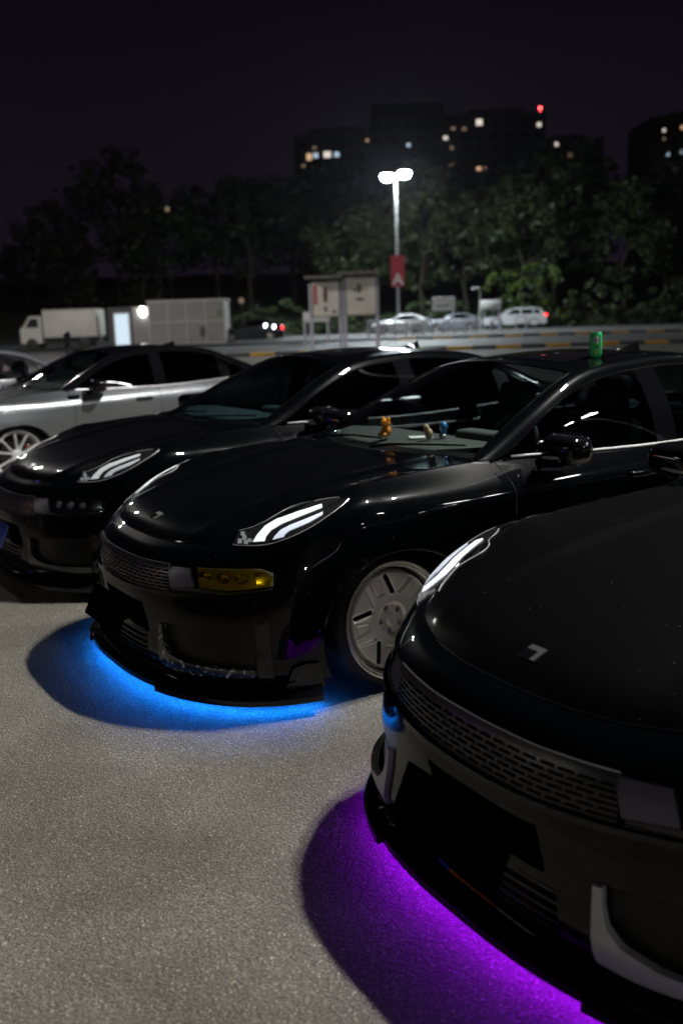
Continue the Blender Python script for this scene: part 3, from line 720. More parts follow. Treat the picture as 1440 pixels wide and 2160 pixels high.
# splitter lip with a step, and a thin fin above it
def fz(a): return fas(a, .14)
def lip(sec, A, step):
    mb = MB(); k = len(sec)
    for a in A:
        d = Vector((math.cos(R(a)), math.sin(R(a)), 0)); p = fz(a); p.z = 0; s = step(a)
        for o, z in sec:
            q = p + d * (o + s * .014 * (1 if o > 0 else 0)); mb.v.append((q.x, q.y, z - s * .012))
    for i in range(len(A) - 1):
        for j in range(k): mb.f.append((i*k+j, i*k+(j+1) % k, (i+1)*k+(j+1) % k, (i+1)*k+j)); mb.m.append(0)
    mb.f += [tuple(range(k)), tuple((len(A)-1)*k+j for j in range(k))[::-1]]; mb.m += [0, 0]
    return mb
AA = sorted(list(np.linspace(-66, 66, 89)) + [-24.4, -23.6, 23.6, 24.4]); stp = lambda a: 1.0 if abs(a) > 24 else 0.0
LIP = part('splitter_lip', pm(lip([(-.05, .135), (.010, .122), (.046, .104), (.055, .094), (.055, .071), (.047, .067), (.041, .080), (-.05, .080)], AA, stp), 'splitter_lip'), 'gloss')
part('lip_fin', pm(lip([(-.01, .150), (.024, .146), (.028, .141), (.022, .137), (-.01, .136)], np.linspace(-56, 56, 61), lambda a: 0), 'lip_fin'), 'gloss', LIP)
part('light_strip', pm(lip([(-.026, .0790), (-.004, .0790), (-.004, .0778), (-.026, .0778)], AA, stp), 'light_strip'), 'glow', LIP)
# number plate on a short bracket
PL = MB(); rbox(PL, (0, 0, 0), (.008, .46, .155), .0035, 2, 0, Matrix.Translation((1.0, 0, .335)) @ Matrix.Rotation(R(-24), 4, 'Y'))
PLATE = part('number_plate', pm(PL, 'number_plate'), 'plate'); part('plate_bracket', pm(MB().box(.90, .982, -.12, .12, .30, .36), 'plate_bracket', smooth=False), 'plastic', PLATE)

# lower headlamps
def lamp_low():
    lens = ribbon(fasr, [(34.2, .599), (42, .603), (50, .606), (53.2, .604), (55.6, .580)], [(35.8, .540), (38.5, .522), (44, .510), (50, .511), (55.0, .535)], 25, 7, -.004, -.007)
    panel = ribbon(fasr, [(26.2, .594), (33.8, .597)], [(27.6, .508), (35.0, .520)], 8, 5, -.006, -.02)
    shelf = ribbon(fasr, [(28.0, .508), (35.4, .520), (44, .506), (55, .530)], [(28.4, .5025), (35.4, .504), (44, .5055), (55.6, .5285)], 17, 2, -.002, -.03)
    back = ribbon(fasr, [(34.4, .600), (44, .603), (55.4, .598)], [(35.6, .510), (44, .508), (55.2, .532)], 17, 5, -.048, -.053)
    L, Rr = both('headlight', back, 'lamp_bowl')
    both('lamp_panel', panel, 'lamp_panel', (L, Rr)); both('lamp_shelf', shelf, 'satin', (L, Rr))
    for a, z, r in ((38.4, .566, .021), (43.2, .564, .023), (47.8, .562, .021)):
        p = fasr((a, z), -.034); d = Vector((math.cos(R(a)), math.sin(R(a)), 0)); mb = MB()
        t = Vector((0, 0, 1)); s = d.cross(t)
        P = [(r, .014), (r * .92, .006), (r * .55, -.004), (.001, -.006)]
        v = []; n = 18
        for rr, h in P:
            for j in range(n): q = 2*math.pi*j/n; v.append(p + d*h + (s*math.cos(q)*1.25 + t*math.sin(q)) * rr)
        mb.add(v, [(i*n+j, i*n+(j+1) % n, (i+1)*n+(j+1) % n, (i+1)*n+j) for i in range(3) for j in range(n)])
        both('reflector', mb, 'lamp_chrome', (L, Rr))
    mb = ribbon(fasr, [(51, .592), (54.6, .588)], [(51.6, .545), (54.6, .545)], 6, 5, -.016, -.022)
    both('indicator', mb, 'indicator', (L, Rr))
    both('lens', lens, 'lens', (L, Rr))
lamp_low()
# upper light blades on the hood corners
DT = [(45.2, .740), (48.5, .752), (51.7, .770), (58, .812), (67.4, .846), (73, .858), (76.9, .863)]; DB = [(44.8, .694), (49.5, .694), (53.6, .700), (58.4, .722), (65.8, .771), (71.5, .816), (76.9, .857)]
def lamp_up():
    L, Rr = both('running_light', ribbon(fasn, DT, DB, 33, 7, .0015, -.012), 'lamp_inner')
    b1 = ribbon(fasn, [(50.3, .7075), (51.1, .730), (52.9, .760), (56.0, .784), (62, .8105), (69.2, .8370)], [(53.3, .7120), (53.6, .729), (54.8, .749), (57.8, .773), (63, .8000), (69.0, .8275)], 24, 4, .0055, 0.0)
    b2 = ribbon(fasn, [(55.5, .719), (56.1, .732), (57.5, .752), (60.2, .7710), (64, .7900), (68.8, .8145)], [(58.3, .7305), (58.6, .739), (59.7, .7515), (61.8, .7635), (65, .7815), (68.5, .8060)], 24, 4, .0055, 0.0)
    both('light_bar', b1, 'drl', (L, Rr)); both('light_bar', b2, 'drl2', (L, Rr))
    # clear prisms at the inner tip, bright edge strips round the lamp
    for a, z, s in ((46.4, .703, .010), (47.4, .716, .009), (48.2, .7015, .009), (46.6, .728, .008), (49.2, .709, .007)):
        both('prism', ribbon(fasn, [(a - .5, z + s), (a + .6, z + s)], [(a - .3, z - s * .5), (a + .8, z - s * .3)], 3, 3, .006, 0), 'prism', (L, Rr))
    for line in ([(p[0], p[1]) for p in resample(DB, 24, True)], [(p[0], p[1]) for p in resample(DT, 24, True)]):
        both('lamp_edge', MB().tube([fasn(p, .0015) for p in line], .0022, 6), 'trim_line', (L, Rr))
    both('lamp_tip', ribbon(fasn, [(74.6, .8615), (76.8, .8635)], [(75.2, .8555), (76.9, .8575)], 4, 3, .004, 0), 'lamp_chrome', (L, Rr))
    # raised lettering at the outer end
    cu = bpy.data.curves.new('t', 'FONT'); cu.body = 'LYNK & CO'; cu.size = 1; cu.extrude = 0
    ob = bpy.data.objects.new('t', cu); COL.objects.link(ob)
    me = bpy.data.meshes.new_from_object(ob.evaluated_get(bpy.context.evaluated_depsgraph_get())); bpy.data.objects.remove(ob)
    xs_ = [v.co.x for v in me.vertices]; w = max(xs_)
    for fl in (1, -1):
        m2 = me.copy()
        for v in m2.vertices:
            t = v.co.x / w if fl > 0 else 1 - v.co.x / w
            a = 69.9 + 4.8 * t; zc = .8285 + .0215 * t; p = fasn((a, zc + v.co.y * .0105 - .003), .003); v.co = (p.x, p.y * fl, p.z)
        part('lettering', m2, 'lettering', L if fl > 0 else Rr)
lamp_up()
# slanted hood emblem: two-tone plate
def emb(y0, y1, x0, x1, o1, o0, sk=.0):
    mb = MB(); v = []
    for o in (o1, o0):
        for x in (x0, x1):
            for y in (y0, y1): v.append(topp(x, y + sk * (x - x0), o))
    return mb.add(v, [(0, 1, 3, 2), (4, 6, 7, 5), (0, 4, 5, 1), (2, 3, 7, 6), (0, 2, 6, 4), (1, 5, 7, 3)])
EM = part('emblem', emb(-.030, .030, .705, .752, .004, -.004).mesh('emblem', None, smooth=False), 'emblem', HOOD)
part('emblem_face', emb(-.028, .012, .723, .751, .0055, 0).mesh('emblem_face', None, smooth=False), 'gloss', EM)
# wipers and cowl
CW = part('cowl', pm(sheet([[(-.50 + .05 * r - .16 * (v / 10) ** 2, .068 * v, .957 - .010 * r - .006 * (v / 10) ** 2) for v in range(-10, 11)] for r in (0, 1, 2)]), 'cowl'), 'plastic')
for y0, y1, x1 in ((.10, .62, -.60), (-.48, .06, -.50)):
    part('wiper', pm(MB().tube([(-.40, y0, .958), (-.45, y0 + .1, .974), (-.50, (y0 + y1) / 2, .984), (x1, y1, .986 + (.006 if y1 > .3 else .004))], [.010, .008, .006, .005], 6), 'wiper'), 'plastic', CW)
# door mirrors
mb = MB(); rbox(mb, (0, 0, 0), (.19, .26, .150), .058, 5)
mb.v = [((x * (1 - .25 * (y / .11)) + .018 * (y / .11)), y, z * (1 - .16 * (y / .11)) + .010 * (y / .11)) for x, y, z in mb.v]
M = Matrix.Translation((-.915, .990, .972)) @ Matrix.Rotation(R(-8), 4, 'Z'); mb.v = [tuple(M @ Vector(p)) for p in mb.v]
ml, mr = both('mirror', mb, 'mirror')
mb = MB(); mb.tube([(-.85, .85, .905), (-.865, .90, .915), (-.885, .94, .925)], [.030, .028, .034], 10); both('mirror_stalk', mb, 'gloss', (ml, mr))
mb = MB(); rbox(mb, (-.988, .950, .972), (.006, .130, .085), .0028, 2); both('mirror_glass', mb, 'chrome_trim', (ml, mr))
mb = MB(); mb.tube([(-.835, .900, .940), (-.820, .965, .944), (-.830, 1.045, .949), (-.875, 1.103, .952)], [.007, .008, .008, .006], 8); both('indicator', mb, 'mirror_lamp', (ml, mr))
# cabin: dash, wheel, seats
mb = MB(); mb.prism([(-.47, .938), (-.66, .972), (-.80, .978), (-.95, .965), (-1.00, .92), (-.98, .70), (-.72, .60), (-.60, .85)], -.69, .69)
mb.v = [(x, y * min(1, max(.35, (-.40 - x) / .30)), z) for x, y, z in mb.v]
DASH = part('dashboard', pm(mb, 'dashboard'), 'dash')
mb = MB(); rbox(mb, (-.93, .36, .985), (.13, .34, .06), .025, 3); part('instrument_hood', pm(mb, 'instrument_hood'), 'dash', DASH)
mb = MB(); mb.lathe([(.19 + .014 * math.cos(2*math.pi*k/8), .014 * math.sin(2*math.pi*k/8)) for k in range(9)], 28, 'x', close=True)
mb.box(-.008, .008, -.18, .18, -.02, .02); M = Matrix.Translation((-1.10, .36, .90)) @ Matrix.Rotation(R(-24), 4, 'Y'); mb.v = [tuple(M @ Vector(p)) for p in mb.v]
part('steering_wheel', pm(mb, 'steering_wheel'), 'seat')
for x, ys in ((-1.62, (.37, -.37)), (-2.45, (.37, -.37))):
    for y in ys:
        mb = MB(); rbox(mb, (x + .28, y, .40), (.52, .50, .16), .05); Mx = Matrix.Translation((x, y, .45)) @ Matrix.Rotation(R(-16), 4, 'Y')
        rbox(mb, (0, 0, .30), (.14, .50, .62), .05, 3, 0, Mx); s_ = part('seat', pm(mb, 'seat'), 'seat')
        mb = MB(); rbox(mb, (0, 0, .68), (.10, .27, .17), .04, 3, 0, Mx); part('headrest', pm(mb, 'headrest'), 'seat', s_)
# rear lamps
both('tail_light', ribbon(lambda p, o: (lambda h: h[0] + Vector((-1, 0, 0)) * o)(BVH.ray_cast(Vector((-6, p[0], p[1])), Vector((1, 0, 0)))), [(.30, .90), (.55, .90), (.74, .88)], [(.32, .84), (.55, .82), (.74, .80)], 13, 5, .006, -.02), 'tail')

# ------------------------------------------------------------------ wheels (axis along y, outer face towards +y)
def wheel_meshes(style):
    W_ = {}
    t = MB().lathe([(.250, -.016), (.262, -.014), (.276, -.020), (.290, -.032), (.299, -.047), (.3045, -.066), (.305, -.075), (.301, -.077), (.301, -.083), (.305, -.085), (.3055, -.115), (.301, -.117), (.301, -.124), (.3055, -.126), (.305, -.155), (.301, -.157), (.301, -.163), (.305, -.165), (.303, -.185), (.292, -.212), (.262, -.230), (.245, -.230)], 72, 'y', close=True)
    W_['tyre'] = t.mesh('tyre', None, angle=30)
    l = MB().lathe([(.250, -.024), (.2605, -.014), (.2625, -.004), (.2610, .001), (.2565, .002), (.2535, -.003), (.2515, -.011), (.2465, -.014), (.2430, -.013), (.2400, -.018), (.2345, -.021), (.2320, -.032), (.2290, -.046), (.2260, -.060), (.2250, -.215)], 96, 'y', close=True)
    W_['rim_lip'] = l.mesh('rim_lip', None, angle=50)
    mb = MB()
    if style == 'slot':
        rs = np.concatenate([np.linspace(.030, .075, 12), np.linspace(.079, .222, 50)]); na = 320
        H = np.zeros((len(rs), na)); hole = np.zeros((len(rs), na), bool)
        for i, r in enumerate(rs):
            for j in range(na):
                ph = 2*math.pi*j/na; k = round(ph / R(72)); d = ph - k * R(72)
                x, y = r * math.sin(d), r * math.cos(d)
                h = -.034 + .010 * float(smoothstep(.08, .20, r)) - .030 * float(smoothstep(.208, .222, r))
                h -= .014 * (1 - float(smoothstep(.062, .078, r)))
                def cap(ax, ay, bx, by):
                    t_ = max(0, min(1, ((x-ax)*(bx-ax) + (y-ay)*(by-ay)) / ((bx-ax)**2 + (by-ay)**2))); return math.hypot(x-ax-t_*(bx-ax), y-ay-t_*(by-ay))
                d1 = cap(.017, .122, .066, .186); d2 = cap(-.014, .122, -.064, .188)
                if d1 < .0125: hole[i, j] = True
                h -= .006 * (1 - float(smoothstep(.012, .019, d1)))
                h -= .013 * (1 - float(smoothstep(.004, .012, d2)))
                # raised pad inside the V, recess between two of them
                d3 = (d - R(36)) if d > 0 else (d + R(36)); x3, y3 = r * math.sin(d3), r * math.cos(d3)
                qx, qy = abs(x3) - (.021 + .16 * (y3 - .13)), abs(y3 - .160) - .041
                sd = math.hypot(max(qx, 0), max(qy, 0)) + min(max(qx, qy), 0)
                h -= .014 * (1 - float(smoothstep(-.004, .004, sd))) - .008 * (1 - float(smoothstep(-.010, -.005, sd)))
                # bolt holes
                d4 = (d - R(36)) if d > 0 else (d + R(36)); bx, by = r * math.sin(d4), r * math.cos(d4) - .054
                h -= .030 * (1 - float(smoothstep(.0105, .0130, math.hypot(bx, by))))
                if math.hypot(bx, by) < .0100: hole[i, j] = True
                H[i, j] = h
        v = [(r * math.sin(2*math.pi*j/na), H[i, j], r * math.cos(2*math.pi*j/na)) for i, r in enumerate(rs) for j in range(na)]
        f = []
        for i in range(len(rs) - 1):
            for j in range(na):
                j2 = (j + 1) % na
                if hole[i, j] and hole[i+1, j] and hole[i, j2] and hole[i+1, j2]: continue
                f.append((i*na+j, (i+1)*na+j, (i+1)*na+j2, i*na+j2))
        mb.add(v, f)
        W_['rim'] = mb.mesh('rim', None, angle=60)
    else:
        for k in range(5):
            for s in (-1, 1):
                a0 = R(72 * k + s * 5); a1 = R(72 * k + s * 17)
                p0 = Vector((.045 * math.sin(a0), -.030, .045 * math.cos(a0))); p1 = Vector((.235 * math.sin(a1), -.010, .235 * math.cos(a1)))
                t_ = (p1 - p0).normalized(); w = t_.cross(Vector((0, 1, 0))).normalized(); v = []
                for p, hw, dp in ((p0, .013, .040), (p0.lerp(p1, .6), .009, .026), (p1, .014, .03)):
                    v += [p - w*hw + Vector((0, -dp, 0)), p - w*hw*.7, p + w*hw*.7, p + w*hw + Vector((0, -dp, 0))]
                f = [(i*4+j, i*4+(j+1) % 4, (i+1)*4+(j+1) % 4, (i+1)*4+j) for i in range(2) for j in range(4)] + [(0, 1, 2, 3), (11, 10, 9, 8)]
                mb.add(v, f)
        mb.lathe([(.001, -.024), (.040, -.024), (.062, -.034), (.062, -.07), (.001, -.07)], 28, 'y')
        W_['rim'] = mb.mesh('rim', None, angle=30)
    W_['hub_cap'] = MB().lathe([(.001, -.030), (.024, -.031), (.030, -.036), (.032, -.05), (.001, -.05)], 24, 'y').mesh('hub_cap', None)
    W_['brake_disc'] = MB().lathe([(.05, -.085), (.165, -.085), (.165, -.105), (.05, -.105)], 40, 'y').mesh('brake_disc', None)
    c = MB(); rbox(c, (0, 0, 0), (.07, .06, .16), .02); M_ = Matrix.Rotation(R(200), 4, 'Y') @ Matrix.Translation((.145, -.09, 0)); c.v = [tuple(M_ @ Vector(p)) for p in c.v]
    W_['brake_caliper'] = c.mesh('brake_caliper', None)
    return W_
WHEELS = {'slot': wheel_meshes('slot'), 'spoke': wheel_meshes('spoke')}
WMAT = {'tyre': 'rubber', 'rim_lip': 'wheel_lip', 'rim': 'wheel_silver', 'hub_cap': 'wheel_silver', 'brake_disc': 'brake_disc', 'brake_caliper': 'caliper_red'}
def setmat(o, key):
    if len(o.data.materials) == 0: o.data.materials.append(MAT['cavity'])
    o.material_slots[0].link = 'OBJECT'; o.material_slots[0].material = MAT[key]
BASE = dict(paint='paint_black', hood=None, roof=None, pillar=None, glass_front='glass_wind', glass_side='glass_dark', gloss='gloss_black', cavity='cavity', satin='satin_trim', trim_bar='satin_trim', plastic='plastic_black', chrome_trim='satin_trim', trim_line='brushed_trim',
    vent='plastic_black', blade='blade_black', glow='glow_off', plate='plate_black', lamp_inner='lamp_inner', lamp_bowl='lamp_inner', lamp_panel='lamp_panel', lamp_chrome='lamp_chrome', prism='prism_glow', indicator='lamp_chrome', lens='glass_smoke', drl='drl_lit', drl2='drl_second', lettering='chrome',
    emblem='emblem_metal', mirror='gloss_black', mirror_lamp='brushed_trim', dash='dash', seat='seat', tail='lens_red', handle=None)
def place_car(x, y, yaw, label, z=0.0, wheel='slot', camber=5, group=None, skip=(), scale=None, wheelmat=None, name='sedan_car', **roles):
    r = dict(BASE); r.update(roles)
    for k in ('hood', 'roof', 'pillar', 'handle'): r[k] = r[k] or r['paint']
    root = obj(name, None, None, label, 'car', group, None, (x, y, z), (0, 0, yaw))
    if scale: root.scale = scale
    made = {}
    for i, (n, me, role, par, fl) in enumerate(PARTS):
        if n in skip: made[i] = None; continue
        if par is not None and made.get(par) is None: made[i] = None; continue
        p = made[par] if par is not None else root
        o = obj(n, me, p); setmat(o, r[role]); made[i] = o
        if fl: o['kind'] = fl
    wm = dict(WMAT); wm.update(wheelmat or {})
    for wx in (0, -2.73):
        for s in (1, -1):
            w = obj('wheel', WHEELS[wheel]['rim'], root); setmat(w, wm['rim'])
            w.location = (wx, s * .885, WZ + .004); w.rotation_euler = (R(camber) * s, 0, 0) if s > 0 else (R(camber) * s, R(20), R(180))
            if s < 0: w.rotation_euler = (-R(camber), 0, R(180))
            w.rotation_mode = 'XYZ'
            m_ = Matrix.Translation((wx, s * .885, WZ + .004)) @ Matrix.Rotation(R(camber) * s, 4, 'X') @ (Matrix.Identity(4) if s > 0 else Matrix.Rotation(R(180), 4, 'Z')) @ Matrix.Rotation(R(-12), 4, 'Y')
            w.matrix_local = m_
            for k in ('tyre', 'rim_lip', 'hub_cap', 'brake_disc', 'brake_caliper'):
                if k in skip: continue
                q = obj(k, WHEELS[wheel][k], w); setmat(q, wm[k])
    return root
# ------------------------------------------------------------------ the parked cars
ROW = 'cars parked side by side in the row'
C0 = place_car(1.120, 2.819, 3.653, 'black car with satin hood, purple underglow and grey bumper blades', hood='paint_satin', glow='glow_purple', blade='blade_grey', drl='drl_bright', lens='glass_smoke', group=ROW)
C1 = place_car(-.2364, 4.9244, 3.6932, 'lowered black car with yellow headlight film, silver slotted wheels and blue underglow', glow='glow_blue', blade='splatter', lens='glass_yellow', lamp_bowl='lamp_bowl', glass_side='glass_side_clear', group=ROW)
C2 = place_car(-1.3874, 6.8002, 3.7274, 'black car with a blue number plate and clear headlights, no underglow', paint='paint_black_b', drl='drl_dim', drl2='drl_second_dim', plate='plate_blue', lens='glass_clear', glass_front='glass_wind_tint', group=ROW)
C3 = place_car(-3.9313, 11.1156, 3.8289, 'silver car with black roof, black mirrors and pale spoked wheels', wheel='spoke', camber=1, paint='paint_silver', roof='gloss_black', pillar='gloss_black', handle='gloss_black', drl='drl_dim', drl2='drl_second_dim', lens='glass_clear', plate='plate_blue', chrome_trim='chrome', wheelmat={'rim': 'wheel_white', 'rim_lip': 'wheel_white', 'hub_cap': 'wheel_white'}, group=ROW)
C4 = place_car(-6.74, 12.8, 3.85, 'light grey car at the end of the row beyond the silver one', wheel='spoke', camber=1, paint='paint_grey', drl='drl_dim', drl2='drl_second_dim', lens='glass_clear', glass_side='glass_smoke', plate='plate_blue', group=ROW, skip=('grille_web',))
C1M = C1.matrix_basis if False else (Matrix.Translation((-.2364, 4.9244, 0)) @ Matrix.Rotation(3.6932, 4, 'Z'))

# green can standing on the roof
rb = BVHTree.FromPolygons([Vector(p) for r in GH['roof'] for p in r], grid_faces(len(GH['roof']), len(GH['roof'][0])))
rz = rb.ray_cast(Vector((-1.66, .42, 2)), Vector((0, 0, -1)))[0].z
pc = C1M @ Vector((-1.66, .42, rz))
can = obj('drink_can', None, None, 'green drink can with pale label standing on the black car roof', 'can', None, None, pc + Vector((0, 0, .001)), (0, 0, 3.6932))
m = MB().lathe([(.020, .003), (.0235, 0), (.026, .004), (.0325, .013), (.033, .018), (.033, .120), (.0325, .124), (.0285, .133)], 40, 'z'); obj('can_body', m.mesh('can_body', 'can_green', angle=50), can)
m = MB().lathe([(.0285, .1325), (.0288, .136), (.0275, .1365), (.0262, .132), (.001, .132)], 32, 'z'); lid = obj('can_lid', m.mesh('can_lid', 'can_silver'), can)
m = MB(); rbox(m, (.006, 0, .1335), (.022, .014, .0015), .0006, 1); obj('pull_tab', m.mesh('pull_tab', 'can_silver'), lid)
def wrap(a0, a1, z0, z1, key, name, r=.0334, top=None):
    mb = MB(); n = 12
    for i in range(n + 1):
        a = R(a0 + (a1 - a0) * i / n); k = math.sin(math.pi * i / n) * (top or 0)
        for z in (z0, z1 + k): mb.v.append((r * math.cos(a), r * math.sin(a), z))
    for i in range(n): mb.f.append((2*i, 2*i+2, 2*i+3, 2*i+1)); mb.m.append(0)
    obj(name, mb.mesh(name, key), can)
# the side towards the left front of the car is what is seen
wrap(20, 88, .078, .108, 'can_silver', 'printed_band'); wrap(36, 74, .085, .092, 'can_dark', 'printed_line', .0336); wrap(42, 66, .096, .102, 'can_dark', 'printed_line', .0336)
wrap(48, 66, .050, .062, 'can_dark', 'printed_mark', top=.006); wrap(38, 54, .018, .034, 'can_gold', 'printed_mark', top=.004); wrap(92, 104, .022, .058, 'can_silver', 'printed_panel')

# figures on the dashboard
def dash_pt(x, y): return C1M @ Vector((x, y, .979))
t = obj('toy_figure', None, None, 'orange toy figure sitting on the dashboard', 'toy', None, None, dash_pt(-.61, -.06), (0, 0, 3.7)); t.scale = (.8, .8, .8)
m = MB(); m.sphere((0, 0, .036), .036, .040, .040); m.sphere((.03, .024, .014), .022, .014, .014); m.sphere((.03, -.024, .014), .022, .014, .014); obj('torso', m.mesh('torso', 'toy_orange'), t)
m = MB(); m.sphere((.004, 0, .088), .031, .036, .030); h_ = obj('head', m.mesh('head', 'toy_orange'), t)
m = MB(); m.sphere((0, .030, .116), .010, .013, .014); obj('ear', m.mesh('ear', 'toy_orange'), h_); m = MB(); m.sphere((0, -.030, .116), .010, .013, .014); obj('ear', m.mesh('ear', 'toy_orange'), h_)
t = obj('toy_figure', None, None, 'small tan toy leaning over on the dashboard', 'toy', None, None, dash_pt(-.69, .21), (0, 0, 3.4))
m = MB(); m.sphere((0, 0, .028), .020, .026, .030); m.sphere((.012, -.006, .058), .018, .018, .020); obj('torso', m.mesh('torso', 'toy_tan'), t)
t = obj('toy_figure', None, None, 'small blue toy figure with silvery feet on the dashboard', 'toy', None, None, dash_pt(-.77, .23), (0, 0, 3.6))
m = MB(); m.sphere((0, 0, .060), .022, .024, .026); m.sphere((0, 0, .034), .016, .018, .022); b_ = obj('torso', m.mesh('torso', 'toy_blue'), t)
m = MB(); m.sphere((.006, .012, .012), .016, .010, .012); m.sphere((.006, -.012, .012), .016, .010, .012); obj('feet', m.mesh('feet', 'can_silver'), t)
t = MB(); t.box(-.06, .06, -.05, .05, 0, .0015); tt = obj('paper_slip', t.mesh('paper_slip', 'white_paint', smooth=False), None, 'small white slip lying on the dashboard', 'paper', None, None, dash_pt(-.72, .10), (0, 0, 3.2))

# ------------------------------------------------------------------ lamps of the car park (their light is the only strong light here)
street_lamp(5.9, 7.3, 11.4, 'twin-head street lamp standing just behind the parked row', yaw=R(-53), tilt=-20, arm=.34, panel=(.21, .165))
street_lamp(22.0, -58.0, 11.4, 'twin-head street lamp across the empty side of the car park, by the striped kerb', yaw=R(-158), tilt=-40, led='lamp_led_opposite')
street_lamp(-20.0, -44.0, 11.4, 'twin-head street lamp across the empty car park, nearer the silver cars', yaw=R(155), tilt=-25, led='lamp_led_away')
street_lamp(48.0, -26.0, 11.4, 'twin-head street lamp at the far corner of the empty car park', yaw=R(-115), tilt=-25, led='lamp_led_away')
street_lamp(62.0, 14.0, 11.4, 'twin-head street lamp in line with the parked row, far along it', yaw=R(-85), tilt=-25, led='lamp_led_away')
street_lamp(-46.0, 0.0, 11.4, 'twin-head street lamp beyond the grey car, by the lit shop', yaw=R(95), tilt=-25, led='lamp_led_away')
street_lamp(-17.0, 35.0, 11.4, 'twin-head street lamp in front of the box truck', yaw=R(-12), tilt=25, led='lamp_led_side')
street_lamp(17.0, 3.0, 11.4, 'twin-head street lamp second along the parked row', yaw=R(-90), tilt=-20, led='lamp_led_away')
street_lamp(27.5, -3.5, 11.4, 'twin-head street lamp third along the parked row', yaw=R(-100), tilt=-20, led='lamp_led_away')
street_lamp(14.5, 22.0, 11.4, 'twin-head street lamp behind the row, towards the road', yaw=R(-40), tilt=-20, led='lamp_led_away')
L3 = street_lamp(4.66, 75.0, 11.4, 'tall twin-head street lamp with a red letter banner and yellow base', led='lamp_led_far', tilt=-22, drop=.34, arm=.62, panel=(.44, .34), offs=((-1, -.12), (1, .05)))
m = MB(); m.box(-.50, .50, -.14, -.11, 3.50, 5.72); bn = obj('banner', m.mesh('banner', 'sign_red', smooth=False), L3)
def text(body, size, key, parent, loc, rot=(R(90), 0, 0), name='lettering', bold=0.0):
    cu = bpy.data.curves.new('t', 'FONT'); cu.body = body; cu.size = size; cu.align_x = 'CENTER'; cu.extrude = .004; cu.offset = bold
    ob = bpy.data.objects.new('t', cu); COL.objects.link(ob); bpy.context.view_layer.update()
    me = bpy.data.meshes.new_from_object(ob.evaluated_get(bpy.context.evaluated_depsgraph_get())); bpy.data.objects.remove(ob); me.materials.clear(); me.materials.append(MAT[key])
    o = obj(name, me, parent, loc=loc, rot=rot); return o
text('A', 1.15, 'white_paint', bn, (0, -.146, 3.66), bold=.02)

# low shop with a long lit fascia, off to the left of the row; its colours show in the paint
mat('shop_wall', (.20, .19, .18), .8)
for k, c, st in (('fascia_white', (1, .98, .92), 9.0), ('fascia_orange', (1, .26, .02), 7.0), ('fascia_blue', (.05, .08, 1), 7.0)): emitter(k, c, st)
r = obj('shop', None, None, 'low shop with a long white, orange and blue lit fascia', 'building', None, None, (-52, 14, 0))
m = MB(); m.box(-8, 0, -16, 16, 0, 5.6); obj('wall', m.mesh('wall', 'shop_wall', smooth=False), r)
m = MB(); m.box(0.002, .5, -16.2, 16.2, 5.0, 5.2); obj('canopy', m.mesh('canopy', 'shop_wall', smooth=False), r)
for y0, y1, k in ((-14, -8, 'fascia_white'), (-7.8, -3, 'fascia_white'), (-2.8, 4, 'fascia_orange'), (4.2, 8, 'fascia_blue')): m = MB(); m.box(.05, .22, y0, y1, 4.0, 4.8); obj('fascia_panel', m.mesh('fascia_panel', k, smooth=False), r)
for y0 in (-13, -7, -1, 5): m = MB(); m.box(.01, .08, y0, y0 + 4.4, .3, 3.2); obj('window', m.mesh('window', 'gloss_black', smooth=False), r)

# ------------------------------------------------------------------ kerbs, road, pavement, bank
mat('kerb_yellow', (.50, .27, .025), .75, noise=(9, (.30, .16, .02), .45, .75)); mat('kerb_black', (.035, .034, .04), .8)
mat('pavement', (.09, .088, .086), .85, noise=(.8, (.07, .07, .068), .4, .7)); mat('earth', (.035, .04, .02), .95, noise=(.6, (.05, .055, .03), .4, .6), bump=(2.0, .8, .1))
kb = MB(); rbox(kb, (0, 0, .07), (.985, .18, .16), .02, 2); KM = {k: kb.mesh('kerb_block', k) for k in ('kerb_yellow', 'kerb_black')}
def kerb(x0, x1, y, run=2):
    e = obj('kerb', None, None, kind='structure', loc=(0, y, gh(y)))
    i = 0; x = x0
    while x < x1:
        o = obj('kerb_block', KM['kerb_yellow' if (i % 2) == 0 else 'kerb_black'], e, loc=(x, 0, random.uniform(-.006, .006)), rot=(0, 0, random.uniform(-.006, .006))); i += 1; x += 1.0
kerb(-7, 22, 41.0); kerb(4, 34, 57.0); kerb(-12, 14, -6.5)
def strip(name, x0, x1, y0, y1, key, dz, n=12):
    v = []; 
    for y in np.linspace(y0, y1, n): v += [(x0, y, gh(y) + dz), (x1, y, gh(y) + dz)]
    o = obj(name, mesh(name, v, [(2*i, 2*i+1, 2*i+3, 2*i+2) for i in range(n-1)], key), kind='structure'); return o
strip('road', -60, 80, 41.2, 56.8, 'asphalt_road', .004); strip('pavement', -60, 80, 57.15, 83, 'pavement', .12)
v = []; nx, ny = 60, 24
for i in range(nx):
    for j in range(ny):
        x = -120 + 240 * i / (nx-1); y = 83 + 110 * j / (ny-1); z = .40 + 9.0 * float(smoothstep(84, 170, np.array(y))) + .25 * math.sin(x * .31 + y * .2) * min(1, j / 3) - (.05 if j == 0 else -.12)
        v.append((x, y, z))
obj('bank', mesh('bank', v, [(i*ny+j, (i+1)*ny+j, (i+1)*ny+j+1, i*ny+j+1) for i in range(nx-1) for j in range(ny-1)], 'earth'), kind='structure')
def bank_z(y): return .40 + 9.0 * float(smoothstep(84, 170, np.array(y)))

